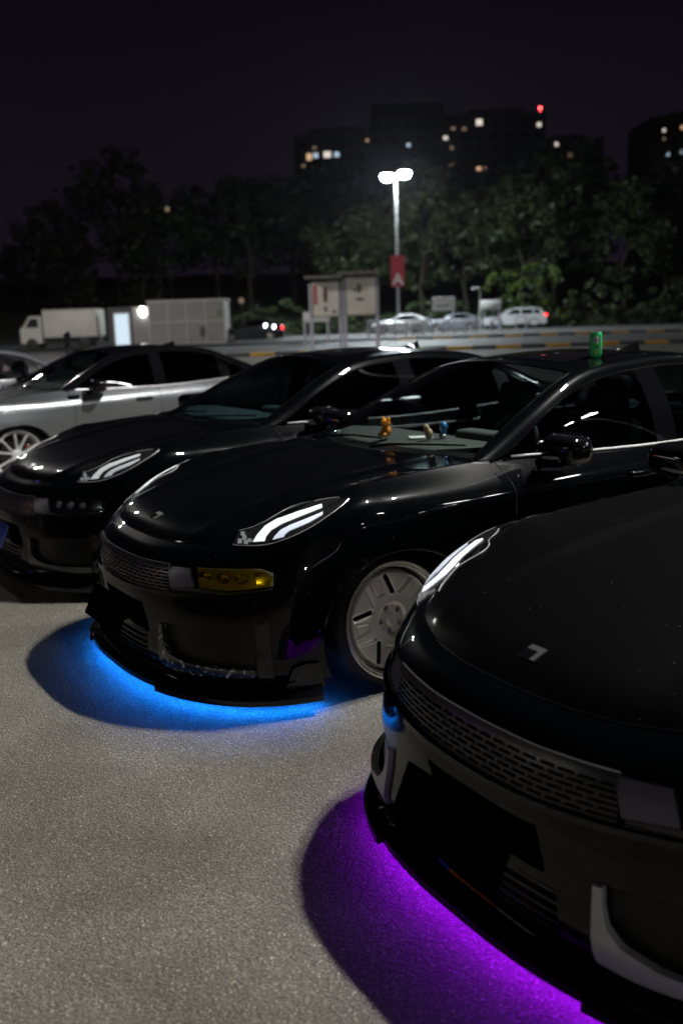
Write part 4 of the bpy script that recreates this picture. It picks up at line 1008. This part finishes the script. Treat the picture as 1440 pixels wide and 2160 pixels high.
# ------------------------------------------------------------------ trees
mat('bark', (.05, .04, .03), .9, bump=(12, .6, .03))
def leafmat(key, c, c2):
    m = mat(key, c, .55); N = m.node_tree.nodes; L = m.node_tree.links; b = N['Principled BSDF']
    n = N.new('ShaderNodeTexNoise'); n.inputs['Scale'].default_value = .9; t = N.new('ShaderNodeTexCoord'); r = N.new('ShaderNodeValToRGB')
    r.color_ramp.elements[0].position = .35; r.color_ramp.elements[1].position = .65; r.color_ramp.elements[0].color = (*c, 1); r.color_ramp.elements[1].color = (*c2, 1)
    L.new(t.outputs['Object'], n.inputs['Vector']); L.new(n.outputs['Fac'], r.inputs[0]); L.new(r.outputs[0], b.inputs['Base Color']); return m
leafmat('leaf_unlit', (.010, .015, .006), (.020, .027, .010)); leafmat('leaf_mid', (.026, .042, .014), (.048, .070, .020)); leafmat('leaf_bright', (.055, .095, .014), (.085, .13, .02))  # darkest leaf tone stands in for missing light away from the tall lamp
def crown(seed, rx, rz, zc, nc, per, leaf, cone=False):
    g = np.random.default_rng(seed); V = []; F = []
    for c in range(nc):
        while True:
            p = g.uniform(-1, 1, 3)
            q = np.linalg.norm(p)
            if cone:
                t = (p[2] + 1) / 2
                if math.hypot(p[0], p[1]) < (1 - t) * .95 + .05: break
            elif .35 < q < 1 and g.random() < q ** 1.5: break
        ctr = np.array([p[0] * rx, p[1] * rx, zc + p[2] * rz]); cr_ = (.16 if not cone else .12) * rx * g.uniform(.7, 1.5)
        k = int(per * g.uniform(.6, 1.4))
        d = g.normal(size=(k, 3)); d /= np.linalg.norm(d, axis=1)[:, None]; d *= (g.random(k) ** .45)[:, None] * cr_ * np.array([1.25, 1.25, .8])
        P = ctr + d; a = g.normal(size=(k, 3)); a[:, 2] *= .6; a /= np.linalg.norm(a, axis=1)[:, None]; b = np.cross(a, g.normal(size=(k, 3))); b /= np.linalg.norm(b, axis=1)[:, None]
        s = leaf * g.uniform(.6, 1.3, k)[:, None]; n = len(V)
        for i in range(k):
            V += [P[i] - a[i]*s[i], P[i] + b[i]*s[i]*.45, P[i] + a[i]*s[i], P[i] - b[i]*s[i]*.45]; F.append((n+4*i, n+4*i+1, n+4*i+2, n+4*i+3))
    return V, F
def trunk(seed, h, r, limbs):
    g = random.Random(seed); m = MB(); pts = [(0, 0, -.4)]
    for i in range(1, 6): pts.append((g.uniform(-.12, .12) * i, g.uniform(-.12, .12) * i, h * i / 5))
    m.tube(pts, [r * (1 - .14 * i) for i in range(6)], 8)
    for k in range(limbs):
        b = Vector(pts[2 + k % 4]); a = g.uniform(0, 6.28); L_ = h * g.uniform(.3, .55)
        m.tube([b, b + Vector((math.cos(a) * L_ * .5, math.sin(a) * L_ * .5, L_ * .35)), b + Vector((math.cos(a) * L_, math.sin(a) * L_, L_ * .8))], [r * .45, r * .28, r * .1], 6)
    return m
CR = []
for i, (rx, rz, zc, nc, per, lf) in enumerate([(4.6, 5.0, 8.5, 75, 52, .30), (5.4, 4.4, 7.6, 85, 50, .30), (3.8, 5.6, 9.0, 70, 50, .28)]):
    V, F = crown(20 + i, rx, rz, zc, nc, per, lf); CR.append({k: mesh('crown', V, F, k, smooth=False) for k in ('leaf_unlit', 'leaf_mid', 'leaf_bright')})
V, F = crown(31, 2.3, 7.0, 8.2, 120, 34, .26, True); CONE = mesh('crown', V, F, 'leaf_unlit', smooth=False)
TR = [trunk(40 + i, 9, .26, 7).mesh('trunk', 'bark') for i in range(3)]
def tree(x, y, s, kind, key, label, group, rz=None):
    r = obj('tree', None, None, label, 'tree', group, None, (x, y, bank_z(y) - .1), (0, 0, random.uniform(0, 6.28) if rz is None else rz)); r.scale = (s, s, s * random.uniform(.94, 1.08))
    obj('trunk', TR[kind % 3], r); obj('crown', CONE if kind == 3 else CR[kind][key], r)
gD = 'dark trees beyond the car park'
LD, LM, LP = 'dark leafy tree in the row beyond the car park', 'broad green tree lit by the tall street lamp', 'narrow pointed conifer rising above the dark trees'
for x, y, s in ((-44, 112, .60), (-38, 104, .55), (-33, 110, .62), (-28, 100, .85), (-22, 104, 1.12), (-17, 98, 1.0), (-12, 106, 1.10), (-8, 97, .98), (-4, 104, 1.12), (-1, 95, .95), (27, 106, 1.12), (33, 98, 1.08), (38, 108, 1.15), (44, 100, 1.1), (23, 112, 1.2), (16, 116, 1.2), (8, 116, 1.2), (0, 114, 1.15)):
    tree(x * (1.12 if x < 0 else 1), y + (13 if x < 0 else 4), s * (1.1 if x < 0 else 1), random.randrange(3), 'leaf_unlit', LD, gD)
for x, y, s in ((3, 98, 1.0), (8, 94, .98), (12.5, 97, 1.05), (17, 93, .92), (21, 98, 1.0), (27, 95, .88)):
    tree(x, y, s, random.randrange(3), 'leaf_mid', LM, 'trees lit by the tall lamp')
for x, y, s in ((-27.6, 112, 1.10), (-20.8, 111, 1.08), (-30.2, 114, .9)): tree(x, y, s, 3, 'leaf_unlit', LP, 'pointed conifers')
def shrub(seed, rx, rz): 
    V, F = crown(seed, rx, rz, rz * .8, 26, 60, .15); return V, F
SH = [{k: mesh('foliage', *shrub(60 + i, a, b), k, smooth=False) for k in ('leaf_mid', 'leaf_bright')} for i, (a, b) in enumerate(((1.6, 1.1), (2.0, 1.3), (1.3, 1.6)))]
stem = MB(); 
for a in range(5): stem.tube([(0, 0, -.2), (math.cos(a * 1.3) * .3, math.sin(a * 1.3) * .3, .9)], [.03, .012], 5)
STEM = stem.mesh('stem', 'bark')
for i in range(22):
    x = -16 + i * 2.35; y = 85.5 + random.uniform(-.6, 1.6)
    r = obj('bush', None, None, 'low green bush along the edge of the pavement', 'bush', 'bushes along the pavement edge', None, (x, y, bank_z(y) + .08), (0, 0, random.uniform(0, 6)))
    k = random.uniform(.8, 1.25); r.scale = (k, k, k * (1.25 if x > 16 else 1)); obj('foliage', SH[i % 3]['leaf_mid'], r); obj('stem', STEM, r)
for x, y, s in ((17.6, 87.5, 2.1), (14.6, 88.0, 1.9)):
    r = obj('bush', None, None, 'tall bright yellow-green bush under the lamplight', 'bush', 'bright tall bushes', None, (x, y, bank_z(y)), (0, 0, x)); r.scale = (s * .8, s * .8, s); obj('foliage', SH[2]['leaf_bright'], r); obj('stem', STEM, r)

# ------------------------------------------------------------------ towers with a few lit windows
mat('tower_wall', (.085, .08, .08), .9, noise=(.08, (.065, .062, .062), .4, .6)); mat('tower_glass', (.02, .02, .025), .25); mat('tower_trim', (.10, .095, .09), .85)
for k, c, s in (('win_warm', (1, .62, .36), .75), ('win_white', (1, .90, .78), .85), ('win_blue', (.62, .80, 1), .75), ('win_dim', (.85, .60, .40), .22), ('beacon_red', (1, .05, .05), 14.0)): emitter(k, c, s)
def tower(x0, x1, y, top, label, steps, lit, depth=18):
    r = obj('apartment_tower', None, None, label, 'building', 'apartment towers behind the trees', None, ((x0 + x1) / 2, y, .4)); w = (x1 - x0) / 2
    m = MB(); m.box(-w, w, 0, depth, -1, top - .4); wl_ = obj('wall', m.mesh('wall', 'tower_wall', smooth=False), r)
    for a, b, h_ in steps:
        m = MB(); m.box(a * w, b * w, 1.2, depth - 2, top - .4, top - .4 + h_); obj('roof_block', m.mesh('roof_block', 'tower_wall', smooth=False), r)
    m = MB(); m.box(-w - .15, w + .15, -.15, .0 - .002, top - 1.0, top - .3); obj('parapet', m.mesh('parapet', 'tower_trim', smooth=False), r)
    # piers and unlit windows, floor by floor
    m = MB(); cols = max(3, int(w * 2 / 3.6)); q = MB()
    px_ = [-w + (i + .5) * 2 * w / cols for i in range(cols)]; z = top - 3.4
    taken = [(lx - (x0 + x1) / 2, lz - .4) for lx, lz, *_ in lit]
    while z > 8:
        for x in px_:
            if not any(abs(x - a) < 2.0 and abs(z + .7 - b) < 1.7 for a, b in taken): m.box(x - .8, x + .8, -.05, -.01, z, z + 1.4)
        q.box(-w, w, -.12, -.002, z - .95, z - .55); z -= 3.0
    o = obj('dark_window', m.mesh('dark_window', 'tower_glass', smooth=False), r); o['kind'] = 'stuff'; o = obj('floor_band', q.mesh('floor_band', 'tower_trim', smooth=False), r); o['kind'] = 'stuff'
    for lx, lz, ww, hh, key in lit:
        x = lx - (x0 + x1) / 2; z = lz - .4
        f_ = MB(); f_.box(x - ww/2 - .12, x + ww/2 + .12, -.10, -.02, z - hh/2 - .12, z + hh/2 + .12); fo = obj('window', f_.mesh('window', 'tower_trim', smooth=False), r)
        m = MB(); m.box(x - ww/2, x - .04, -.13, -.102, z - hh/2, z + hh/2); m.box(x + .04, x + ww/2, -.13, -.102, z - hh/2, z + hh/2); obj('pane', m.mesh('pane', key, smooth=False), fo)
    return r
def bgpt(u, v_, D):
    """where a far light stands: bearing and height seen from the camera's spot, worked out once from the plan"""
    a, b = u - 720, 1080 - v_; ca, sa = math.cos(ROLL), math.sin(ROLL); A, B = a*ca + b*sa, -a*sa + b*ca; cp, sp = math.cos(PITCH), math.sin(PITCH)
    t = D / (2100*cp + B*sp); return A * t, CAM_H + (-2100*sp + B*cp) * t
def lit(D, *L): return [(*bgpt(u, v_, D), w * .62, h_ * .66, k) for u, v_, w, h_, k in L]
tower(-8.3, 9.2, 240, 43.6, 'lower tower left of the tall one with a row of lit windows', [(-.6, .9, 1.6)], lit(240, (652, 331, 1.9, 2.2, 'win_warm'), (666, 328, 1.7, 1.6, 'win_blue'), (690, 326, 2.6, 2.0, 'win_white'), (710, 326, 1.8, 1.6, 'win_blue'), (663, 312, 1.3, 1.0, 'win_dim'), (774, 296, .8, .8, 'win_warm'), (640, 350, 1.2, 1.1, 'win_dim')))
T2 = tower(10.0, 53.5, 260, 50.6, 'widest and tallest dark tower carrying a red roof beacon', [(-.98, -.15, 3.4), (.15, .75, 1.5)], lit(260, (861, 306, 1.4, 1.4, 'win_blue'), (1010, 258, 2.4, 2.2, 'win_white'), (955, 271, 1.6, 1.2, 'win_dim'), (978, 272, 1.6, 1.2, 'win_dim'), (939, 291, 1.7, 1.4, 'win_white'), (952, 312, 1.4, 1.2, 'win_dim'), (950, 347, 1.6, 1.2, 'win_dim'), (1009, 356, 1.7, 1.4, 'win_warm'), (1022, 355, 1.0, 1.2, 'win_dim'), (938, 370, 1.2, 1.1, 'win_warm'), (1136, 263, 1.6, 1.5, 'win_white')))
m = MB(); m.lathe([(.05, 0), (.05, .9), (.30, .95), (.34, 1.15), (.26, 1.45), (.01, 1.55)], 12, 'z', c=(20.6, 1.0, 50.2)); obj('roof_beacon', m.mesh('roof_beacon', 'beacon_red'), T2)
tower(52.0, 65.3, 250, 42.6, 'narrow dark tower joined to the right of the tallest one', [(-.7, .4, 1.0)], lit(250, (1173, 304, 1.4, 1.6, 'win_white'), (1202, 327, 1.9, 1.1, 'win_warm'), (1184, 338, 1.0, 1.0, 'win_dim'), (1180, 370, 1.2, 1.2, 'win_warm'), (1205, 377, 1.2, 1.6, 'win_white'), (1185, 388, 1.1, 1.1, 'win_warm')))
tower(73.4, 100.0, 240, 45.0, 'separate dark tower with small white lit windows', [(-.6, .6, 1.2)], lit(240, (1399, 275, 1.0, 1.1, 'win_white'), (1399, 293, .9, 1.0, 'win_dim'), (1407, 325, 1.1, 1.1, 'win_blue'), (1397, 362, 1.1, 1.3, 'win_white'), (1437, 320, 1.3, 1.2, 'win_blue'), (1437, 269, .9, 1.2, 'win_warm'), (1436, 352, .9, .9, 'win_dim')))

# ------------------------------------------------------------------ signs, rails, posts
mat('board_face', (.74, .68, .63), .6, noise=(1.6, (.62, .57, .53), .4, .7)); mat('board_edge', (.16, .14, .12), .8); mat('post_paint', (.50, .50, .60), .6); mat('print_red', (.45, .06, .05), .6); mat('print_green', (.10, .16, .05), .6); mat('print_brown', (.14, .07, .04), .6)
def notice(x0, x1, z0, z1, y, label, prints, posts, zb):
    r = obj('notice_board', None, None, label, 'sign', 'notice boards by the kerb', None, ((x0 + x1) / 2, y, zb)); w = (x1 - x0) / 2
    m = MB(); m.box(-w, w, -.04, .04, z0 - zb, z1 - zb); p = obj('panel', m.mesh('panel', 'board_face', smooth=False), r)
    m = MB()
    for a, b, c, d in ((-w - .05, -w, z0, z1), (w, w + .05, z0, z1), (-w - .05, w + .05, z1, z1 + .05), (-w - .05, w + .05, z0 - .05, z0)): m.box(a, b, -.055, .055, c - zb, d - zb)
    obj('frame', m.mesh('frame', 'board_edge', smooth=False), r)
    for a, b, c, d, k in prints:
        m = MB(); n = 9
        m.prism([(-w + 2*w*(a + (b-a)*(.5 + .5*math.cos(6.283*i/n))), z0 + (z1-z0)*(c + (d-c)*(.5 + .5*math.sin(6.283*i/n))) - zb) for i in range(n)] if k != 'print_red' else [(-w + 2*w*a, z0 + (z1-z0)*c - zb), (-w + 2*w*b, z0 + (z1-z0)*c - zb), (-w + 2*w*b, z0 + (z1-z0)*d - zb), (-w + 2*w*a, z0 + (z1-z0)*d - zb)], -.046, -.0405); obj('print', m.mesh('print', k, smooth=False), p)
    for px_ in posts:
        m = MB(); m.box(px_ - .07, px_ + .07, -.05, .07, 0, z1 - zb - .05) if abs(px_) > w else m.box(px_ - .07, px_ + .07, .045, .17, 0, z1 - zb - .05); obj('post', m.mesh('post', 'post_paint', smooth=False), r)
    m = MB(); m.prism([(-.45, z1 - zb + .16), (.45, z1 - zb + .16), (.40, z1 - zb + .26), (-.40, z1 - zb + .26)], -w - .30, w + .12, 'yz'); obj('canopy', m.mesh('canopy', 'board_edge', smooth=False), r)
notice(-.92, .18, 1.80, 3.15, 41.9, 'notice board with red and brown figures, left of the pair', [(.06, .18, .35, .92, 'print_red'), (.40, .58, .38, .88, 'print_brown'), (.42, .55, .12, .30, 'print_brown'), (.72, .90, .08, .16, 'print_brown')], (-.62, .58), .27)
notice(.46, 1.70, 1.82, 3.28, 41.9, 'notice board with a green figure, right of the pair', [(.36, .52, .58, .86, 'print_green'), (.22, .36, .64, .72, 'print_green'), (.30, .62, .38, .46, 'print_brown')], (-.68, .66), .27)
def flat_sign(x0, x1, z0, z1, y, posts, label, lines=0, zb=None):
    zb = gh(y) + (.12 if y > 57 else 0) if zb is None else zb; r = obj('direction_sign', None, None, label, 'sign', None, None, ((x0 + x1) / 2, y, zb)); w = (x1 - x0) / 2
    m = MB(); rbox(m, (0, 0, (z0 + z1) / 2 - zb), (2 * w, .06, z1 - z0), .02, 2); p = obj('panel', m.mesh('panel', 'white_paint'), r)
    for i in range(lines):
        m = MB(); zz = z0 + (z1 - z0) * (.35 + .3 * i) - zb; m.box(-w * .75, w * (.5 + .2 * i), -.036, -.0305, zz - .04, zz + .04); obj('print', m.mesh('print', 'ink_black', smooth=False), p)
    for a in posts: m = MB(); m.box(a - .06, a + .06, .031, .13, 0, z1 - zb - .1); obj('post', m.mesh('post', 'post_paint', smooth=False), r)
flat_sign(-1.75, -.30, 1.55, 2.10, 55, (-.66, .60), 'low white two-post sign behind the notice boards')
flat_sign(6.70, 8.25, 2.05, 2.98, 70, (.66,), 'white direction sign on one post beside the street lamp', 1)
flat_sign(10.9, 12.4, 2.08, 2.76, 76, (-.5, .6), 'narrow grey-white sign above the pale parked car')
r = obj('camera_post', None, None, 'thin white post with a small bent head', 'post', None, None, (10.55, 74.0, gh(74) + .12)); m = MB(); m.tube([(0, 0, 0), (0, 0, 2.9), (-.05, 0, 3.05), (-.40, 0, 3.10)], .055, 8); obj('pole', m.mesh('pole', 'white_paint'), r)
m = MB(); rbox(m, (-.42, 0, 3.06), (.34, .16, .14), .03, 2); obj('head', m.mesh('head', 'white_paint'), r)
for i, (u, D) in enumerate(((788, 62), (820, 64), (880, 64), (900, 66), (945, 66), (992, 66), (1045, 68), (1098, 68), (868, 61))):
    x = bgpt(u, 700, D)[0]; r = obj('bollard_rail', None, None, 'white hoop rail standing along the pavement', 'bollard', 'white hoop rails', None, (x, D, gh(D) + .12), (0, 0, random.uniform(-.1, .1)))
    m = MB(); m.tube([(-.34, 0, 0), (-.34, 0, .86), (-.28, 0, .98), (.28, 0, .98), (.34, 0, .86), (.34, 0, 0)], .055, 8); obj('hoop', m.mesh('hoop', 'post_paint'), r); m = MB(); m.box(-.30, .30, -.02, .02, .45, .55); obj('crossbar', m.mesh('crossbar', 'post_paint', smooth=False), r)
r = obj('marker_post', None, None, 'slim black post standing behind the silver car', 'post', None, None, (-5.30, 20.0, gh(20))); m = MB(); m.lathe([(.11, 0), (.11, .03), (.05, .04), (.05, 1.35), (.07, 1.36), (.07, 1.48), (.02, 1.52)], 14); obj('shaft', m.mesh('shaft', 'plastic_black'), r)
m = MB(); m.lathe([(.0515, 1.05), (.0515, 1.2)], 14, close=True); obj('band', m.mesh('band', 'satin_trim'), r)

# ------------------------------------------------------------------ site cabin and box lorry
mat('cabin_panel', (.24, .225, .215), .6, noise=(1.2, (.20, .19, .18), .4, .7)); mat('cabin_frame', (.46, .44, .42), .55); mat('cabin_dark', (.05, .05, .055), .6); emitter('door_light', (.72, .88, 1.0), .95); emitter('wall_lamp', (.95, 1.0, .98), 60)
r = obj('site_cabin', None, None, 'grey panelled site cabin with a lit doorway and wall lamp', 'cabin', None, None, (-10, 60, .40)); H_ = 2.62
m = MB(); m.box(-1.0, 3.50, .06, 2.5, .12, H_ - .06); obj('core', m.mesh('core', 'cabin_panel', smooth=False), r)
m = MB(); m.box(-3.55, -1.002, .50, 2.5, .12, H_ - .25); obj('entry_block', m.mesh('entry_block', 'cabin_dark', smooth=False), r)
for i in range(4):
    for j in range(2):
        x0 = -.93 + i * 1.11; z0 = .22 + j * 1.2; m = MB(); rbox(m, (x0 + .5, .045, z0 + .55), (.98, .05, 1.08), .012, 1); obj('panel', m.mesh('panel', 'cabin_panel'), r)
for i in range(5): m = MB(); m.box(-1.0 + i * 1.11 - .03, -1.0 + i * 1.11 + .05, -.01, .058, .12, H_); obj('rib', m.mesh('rib', 'cabin_frame', smooth=False), r)
for z in (.10, 1.37, H_ - .06): m = MB(); m.box(-1.03, 3.52, -.018, .055, z, z + .07); obj('rail', m.mesh('rail', 'cabin_frame', smooth=False), r)
m = MB(); m.box(-1.1, 3.58, -.06, 2.6, H_ + .012, H_ + .07); obj('roof', m.mesh('roof', 'cabin_frame', smooth=False), r)
m = MB(); m.box(-2.05, -1.06, .42, .498, .12, H_ - .25); obj('panel', m.mesh('panel', 'cabin_panel', smooth=False), r)
m = MB(); m.box(-3.18, -2.22, .40, .49, .14, 2.05); dr = obj('door', m.mesh('door', 'cabin_frame', smooth=False), r); m = MB(); m.box(-3.10, -2.30, .36, .398, .18, 1.98); obj('door_glass', m.mesh('door_glass', 'door_light', smooth=False), dr)
m = MB(); m.sphere((-1.42, .34, 2.08), .17, .06, .26); obj('wall_lamp', m.mesh('wall_lamp', 'wall_lamp'), r)
m = MB(); m.box(3.02, 3.26, -.045, -.020, 1.72, 2.02); obj('notice', m.mesh('notice', 'print_green', smooth=False), r); m = MB(); m.box(1.98, 2.30, -.055, -.020, .55, 1.1); obj('vent_box', m.mesh('vent_box', 'cabin_dark', smooth=False), r)
mat('truck_box', (.62, .60, .55), .55, noise=(.9, (.52, .50, .45), .4, .7)); mat('truck_cab', (.55, .54, .50), .4, 0, .5)
r = obj('box_truck', None, None, 'pale box truck with its cab facing the lot edge', 'truck', None, None, (-16.5, 62.5, .40))
m = MB(); rbox(m, (.45, 0, 1.55), (3.3, 2.1, 1.65), .04, 2); bx = obj('cargo_box', m.mesh('cargo_box', 'truck_box'), r)
for z in (.76, 2.34): m = MB(); m.box(-1.19, 2.09, -1.075, -1.048, z - .04, z + .04); obj('edge_rail', m.mesh('edge_rail', 'cabin_frame', smooth=False), bx)
m = MB(); m.prism([(-2.62, .40), (-1.30, .40), (-1.30, 2.02), (-2.02, 2.02), (-2.42, 1.42), (-2.62, 1.30)], -.98, .98); cb = obj('cab', m.mesh('cab', 'truck_cab'), r)
m = MB(); m.prism([(-2.28, 1.35), (-1.50, 1.35), (-1.50, 1.88), (-1.98, 1.88)], -.995, -.981); obj('cab_window', m.mesh('cab_window', 'tower_glass', smooth=False), cb); m = MB(); m.box(-2.66, -2.625, -.80, -.50, .62, .82); obj('headlight', m.mesh('headlight', 'lamp_chrome', smooth=False), cb)
m = MB(); m.box(-1.9, 2.05, -.45, .45, .42, .70); obj('chassis', m.mesh('chassis', 'cabin_dark', smooth=False), r)
for x in (-1.95, 1.2):
    for y in (-.88, .88): m = MB(); m.lathe([(.02, -.12), (.30, -.12), (.38, -.08), (.38, .08), (.30, .12), (.02, .12)], 20, 'y', c=(x, y, .38)); obj('wheel', m.mesh('wheel', 'rubber'), r)

# ------------------------------------------------------------------ cars on the far side
FAR = ('grille_web', 'slat', 'prism', 'lettering', 'lamp_edge', 'lamp_tip', 'hood_seam', 'door_seam', 'emblem', 'emblem_face', 'wiper', 'seat', 'headrest', 'steering_wheel', 'instrument_hood', 'brake_caliper', 'lip_fin', 'light_strip', 'vent_trim', 'bumper_flare', 'canard', 'fender_vent', 'plate_bracket', 'reflector', 'lamp_shelf', 'window_surround', 'arch_lip')
KW = dict(wheel='spoke', camber=0, skip=FAR, lens='glass_clear', plate='plate_blue', drl='drl_dim', drl2='drl_second_dim', group='cars parked beyond the road')
place_car(3.4, 74.0, R(182), 'white car parked behind the street lamp base', z=gh(74) + .12, paint='paint_white', scale=(.92, 1, 1.02), **KW)
place_car(7.7, 78.5, R(178), 'dark grey car with one bright headlight behind the white sign post', z=gh(78) + .12, paint='paint_grey', scale=(.95, 1, 1), **KW)
place_car(-6.3, 62.0, R(181), 'dark car with bright headlights and a red tail light by the cabin', z=.40 + .12, paint='paint_dark', scale=(.86, 1, .95), **KW)
def spot_lamp(parent, key, c, r_, name): m = MB(); m.sphere(c, r_ * .5, r_, r_, 12, 8); return obj(name, m.mesh(name, key), parent)
for o in [o for o in COL.objects if o.get('label', '').startswith('dark car with bright')]:
    spot_lamp(o, 'head_glow', (.80, .58, .56), .13, 'head_lamp'); spot_lamp(o, 'head_glow', (.80, -.58, .56), .13, 'head_lamp'); spot_lamp(o, 'tail_glow', (-3.55, .74, .80), .12, 'tail_lamp'); spot_lamp(o, 'head_glow', (-2.4, .90, .98), .10, 'marker_lamp'); spot_lamp(o, 'head_glow', (-3.0, .88, .86), .10, 'marker_lamp')
for o in [o for o in COL.objects if o.get('label', '').startswith('dark grey car with one')]: spot_lamp(o, 'head_glow', (.62, .72, .72), .12, 'head_lamp')
def suv(x, y, yaw, z, label):
    r = obj('suv_car', None, None, label, 'car', 'cars parked beyond the road', None, (x, y, z), (0, 0, yaw)); r.scale = (1.12, 1, 1)
    lo = [(.90, .30), (.94, .55), (.90, .80), (.70, .93), (-.30, 1.05), (-3.55, 1.08), (-3.68, .95), (-3.72, .45), (-3.6, .30)]
    up = [(-.30, 1.04), (-1.05, 1.55), (-1.5, 1.66), (-2.8, 1.66), (-3.3, 1.58), (-3.58, 1.08)]
    def loft(P, w0, w1, zr):
        n = len(P); v = []
        for yy in (-1, -.96, .96, 1):
            for (a, b) in P:
                t = max(0, min(1, (b - zr[0]) / (zr[1] - zr[0]))); w = w0 + (w1 - w0) * t; k = 1 if abs(yy) < 1 else .985; cx, cz = -1.4, (zr[0] + zr[1]) / 2
                v.append((cx + (a - cx) * (1 if abs(yy) < 1 else .985), yy * w, cz + (b - cz) * (1 if abs(yy) < 1 else .95)))
        m = MB(); f_ = [tuple(range(n)), tuple(range(3*n, 4*n))[::-1]] + [(s*n+i, s*n+(i+1) % n, (s+1)*n+(i+1) % n, (s+1)*n+i) for s in range(3) for i in range(n)]
        return m.add(v, f_)
    obj('body', loft(lo, .90, .92, (.3, 1.08)).mesh('body', 'paint_white', angle=40), r); obj('cabin', loft(up, .86, .66, (1.04, 1.66)).mesh('cabin', 'paint_white', angle=40), r)
    for s in (1, -1):
        for P in ([(-.62, 1.13), (-1.70, 1.13), (-1.70, 1.54), (-1.22, 1.54)], [(-1.80, 1.13), (-2.65, 1.13), (-2.65, 1.54), (-1.80, 1.54)], [(-2.75, 1.15), (-3.30, 1.15), (-3.15, 1.50), (-2.75, 1.53)]):
            v = []
            for o_ in (.0, .012):
                for a, b in P: v.append((a, s * (.86 + (.66 - .86) * (b - 1.04) / .62 + o_ + .002), b))
            m = MB(); m.add(v, [(0, 1, 2, 3), (7, 6, 5, 4)] + [(i, (i+1) % 4, 4+(i+1) % 4, 4+i) for i in range(4)]); obj('side_window', m.mesh('side_window', 'tower_glass', smooth=False), r)
        for wx in (0, -2.73):
            w = obj('wheel', WHEELS['spoke']['rim'], r); setmat(w, 'wheel_silver'); w.matrix_local = Matrix.Translation((wx, s * .91, .36)) @ (Matrix.Identity(4) if s > 0 else Matrix.Rotation(R(180), 4, 'Z')) @ Matrix.Scale(1.18, 4)
            q = obj('tyre', WHEELS['spoke']['tyre'], w); setmat(q, 'rubber')
            m = MB(); m.lathe([(.44, -.02), (.44, .016), (.38, .016), (.38, -.02)], 28, 'y', c=(wx, s * .91, .36), close=True); obj('arch_trim', m.mesh('arch_trim', 'plastic_black'), r)
        m = MB(); rbox(m, (-3.60, s * .74, 1.02), (.22, .30, .17), .03, 2); obj('tail_light', m.mesh('tail_light', 'tail_glow'), r)
        m = MB(); rbox(m, (.78, s * .66, .78), (.22, .36, .12), .03, 2); obj('headlight', m.mesh('headlight', 'lamp_chrome'), r)
    m = MB(); m.box(-3.0, -1.3, -.60, -.56, 1.68, 1.72); m.box(-3.0, -1.3, .56, .60, 1.68, 1.72); obj('roof_rail', m.mesh('roof_rail', 'plastic_black', smooth=False), r)
suv(13.2, 84.0, R(184), .52, 'white suv with its red tail light lit, by the bushes')
# tiny distant lights among the trees
for u, v_, D, key, lb in ((1348, 405, 118, 'win_warm', 'small orange lamp glowing above the trees'), (353, 441, 96, 'win_dim', 'small dim lamp among the dark trees'), (509, 634, 84, 'win_dim', 'small pale lamp low beside the cabin')):
    x, z = bgpt(u, v_, D); z0 = bank_z(D) - .5; r = obj('path_lamp', None, None, lb, 'lamp', None, None, (x, D, z0)); m = MB(); m.tube([(0, 0, 0), (0, 0, z - z0 - .2)], .05, 6); obj('pole', m.mesh('pole', 'cavity'), r); m = MB(); m.sphere((0, 0, z - z0), .22, .22, .24, 10, 7); obj('globe', m.mesh('globe', key), r)

# ------------------------------------------------------------------ thin night haze
hz = bpy.data.materials.new('haze'); hz.use_nodes = True; N = hz.node_tree.nodes; N.clear(); o_ = N.new('ShaderNodeOutputMaterial'); pv = N.new('ShaderNodeVolumePrincipled')
pv.inputs['Color'].default_value = (.86, .82, 1, 1); pv.inputs['Density'].default_value = .00005; pv.inputs['Anisotropy'].default_value = .75; hz.node_tree.links.new(pv.outputs[0], o_.inputs['Volume']); MAT['haze'] = hz
m = MB(); m.box(-130, 130, -70, 300, -1.5, 64); obj('haze', m.mesh('haze', 'haze', smooth=False), kind='stuff')
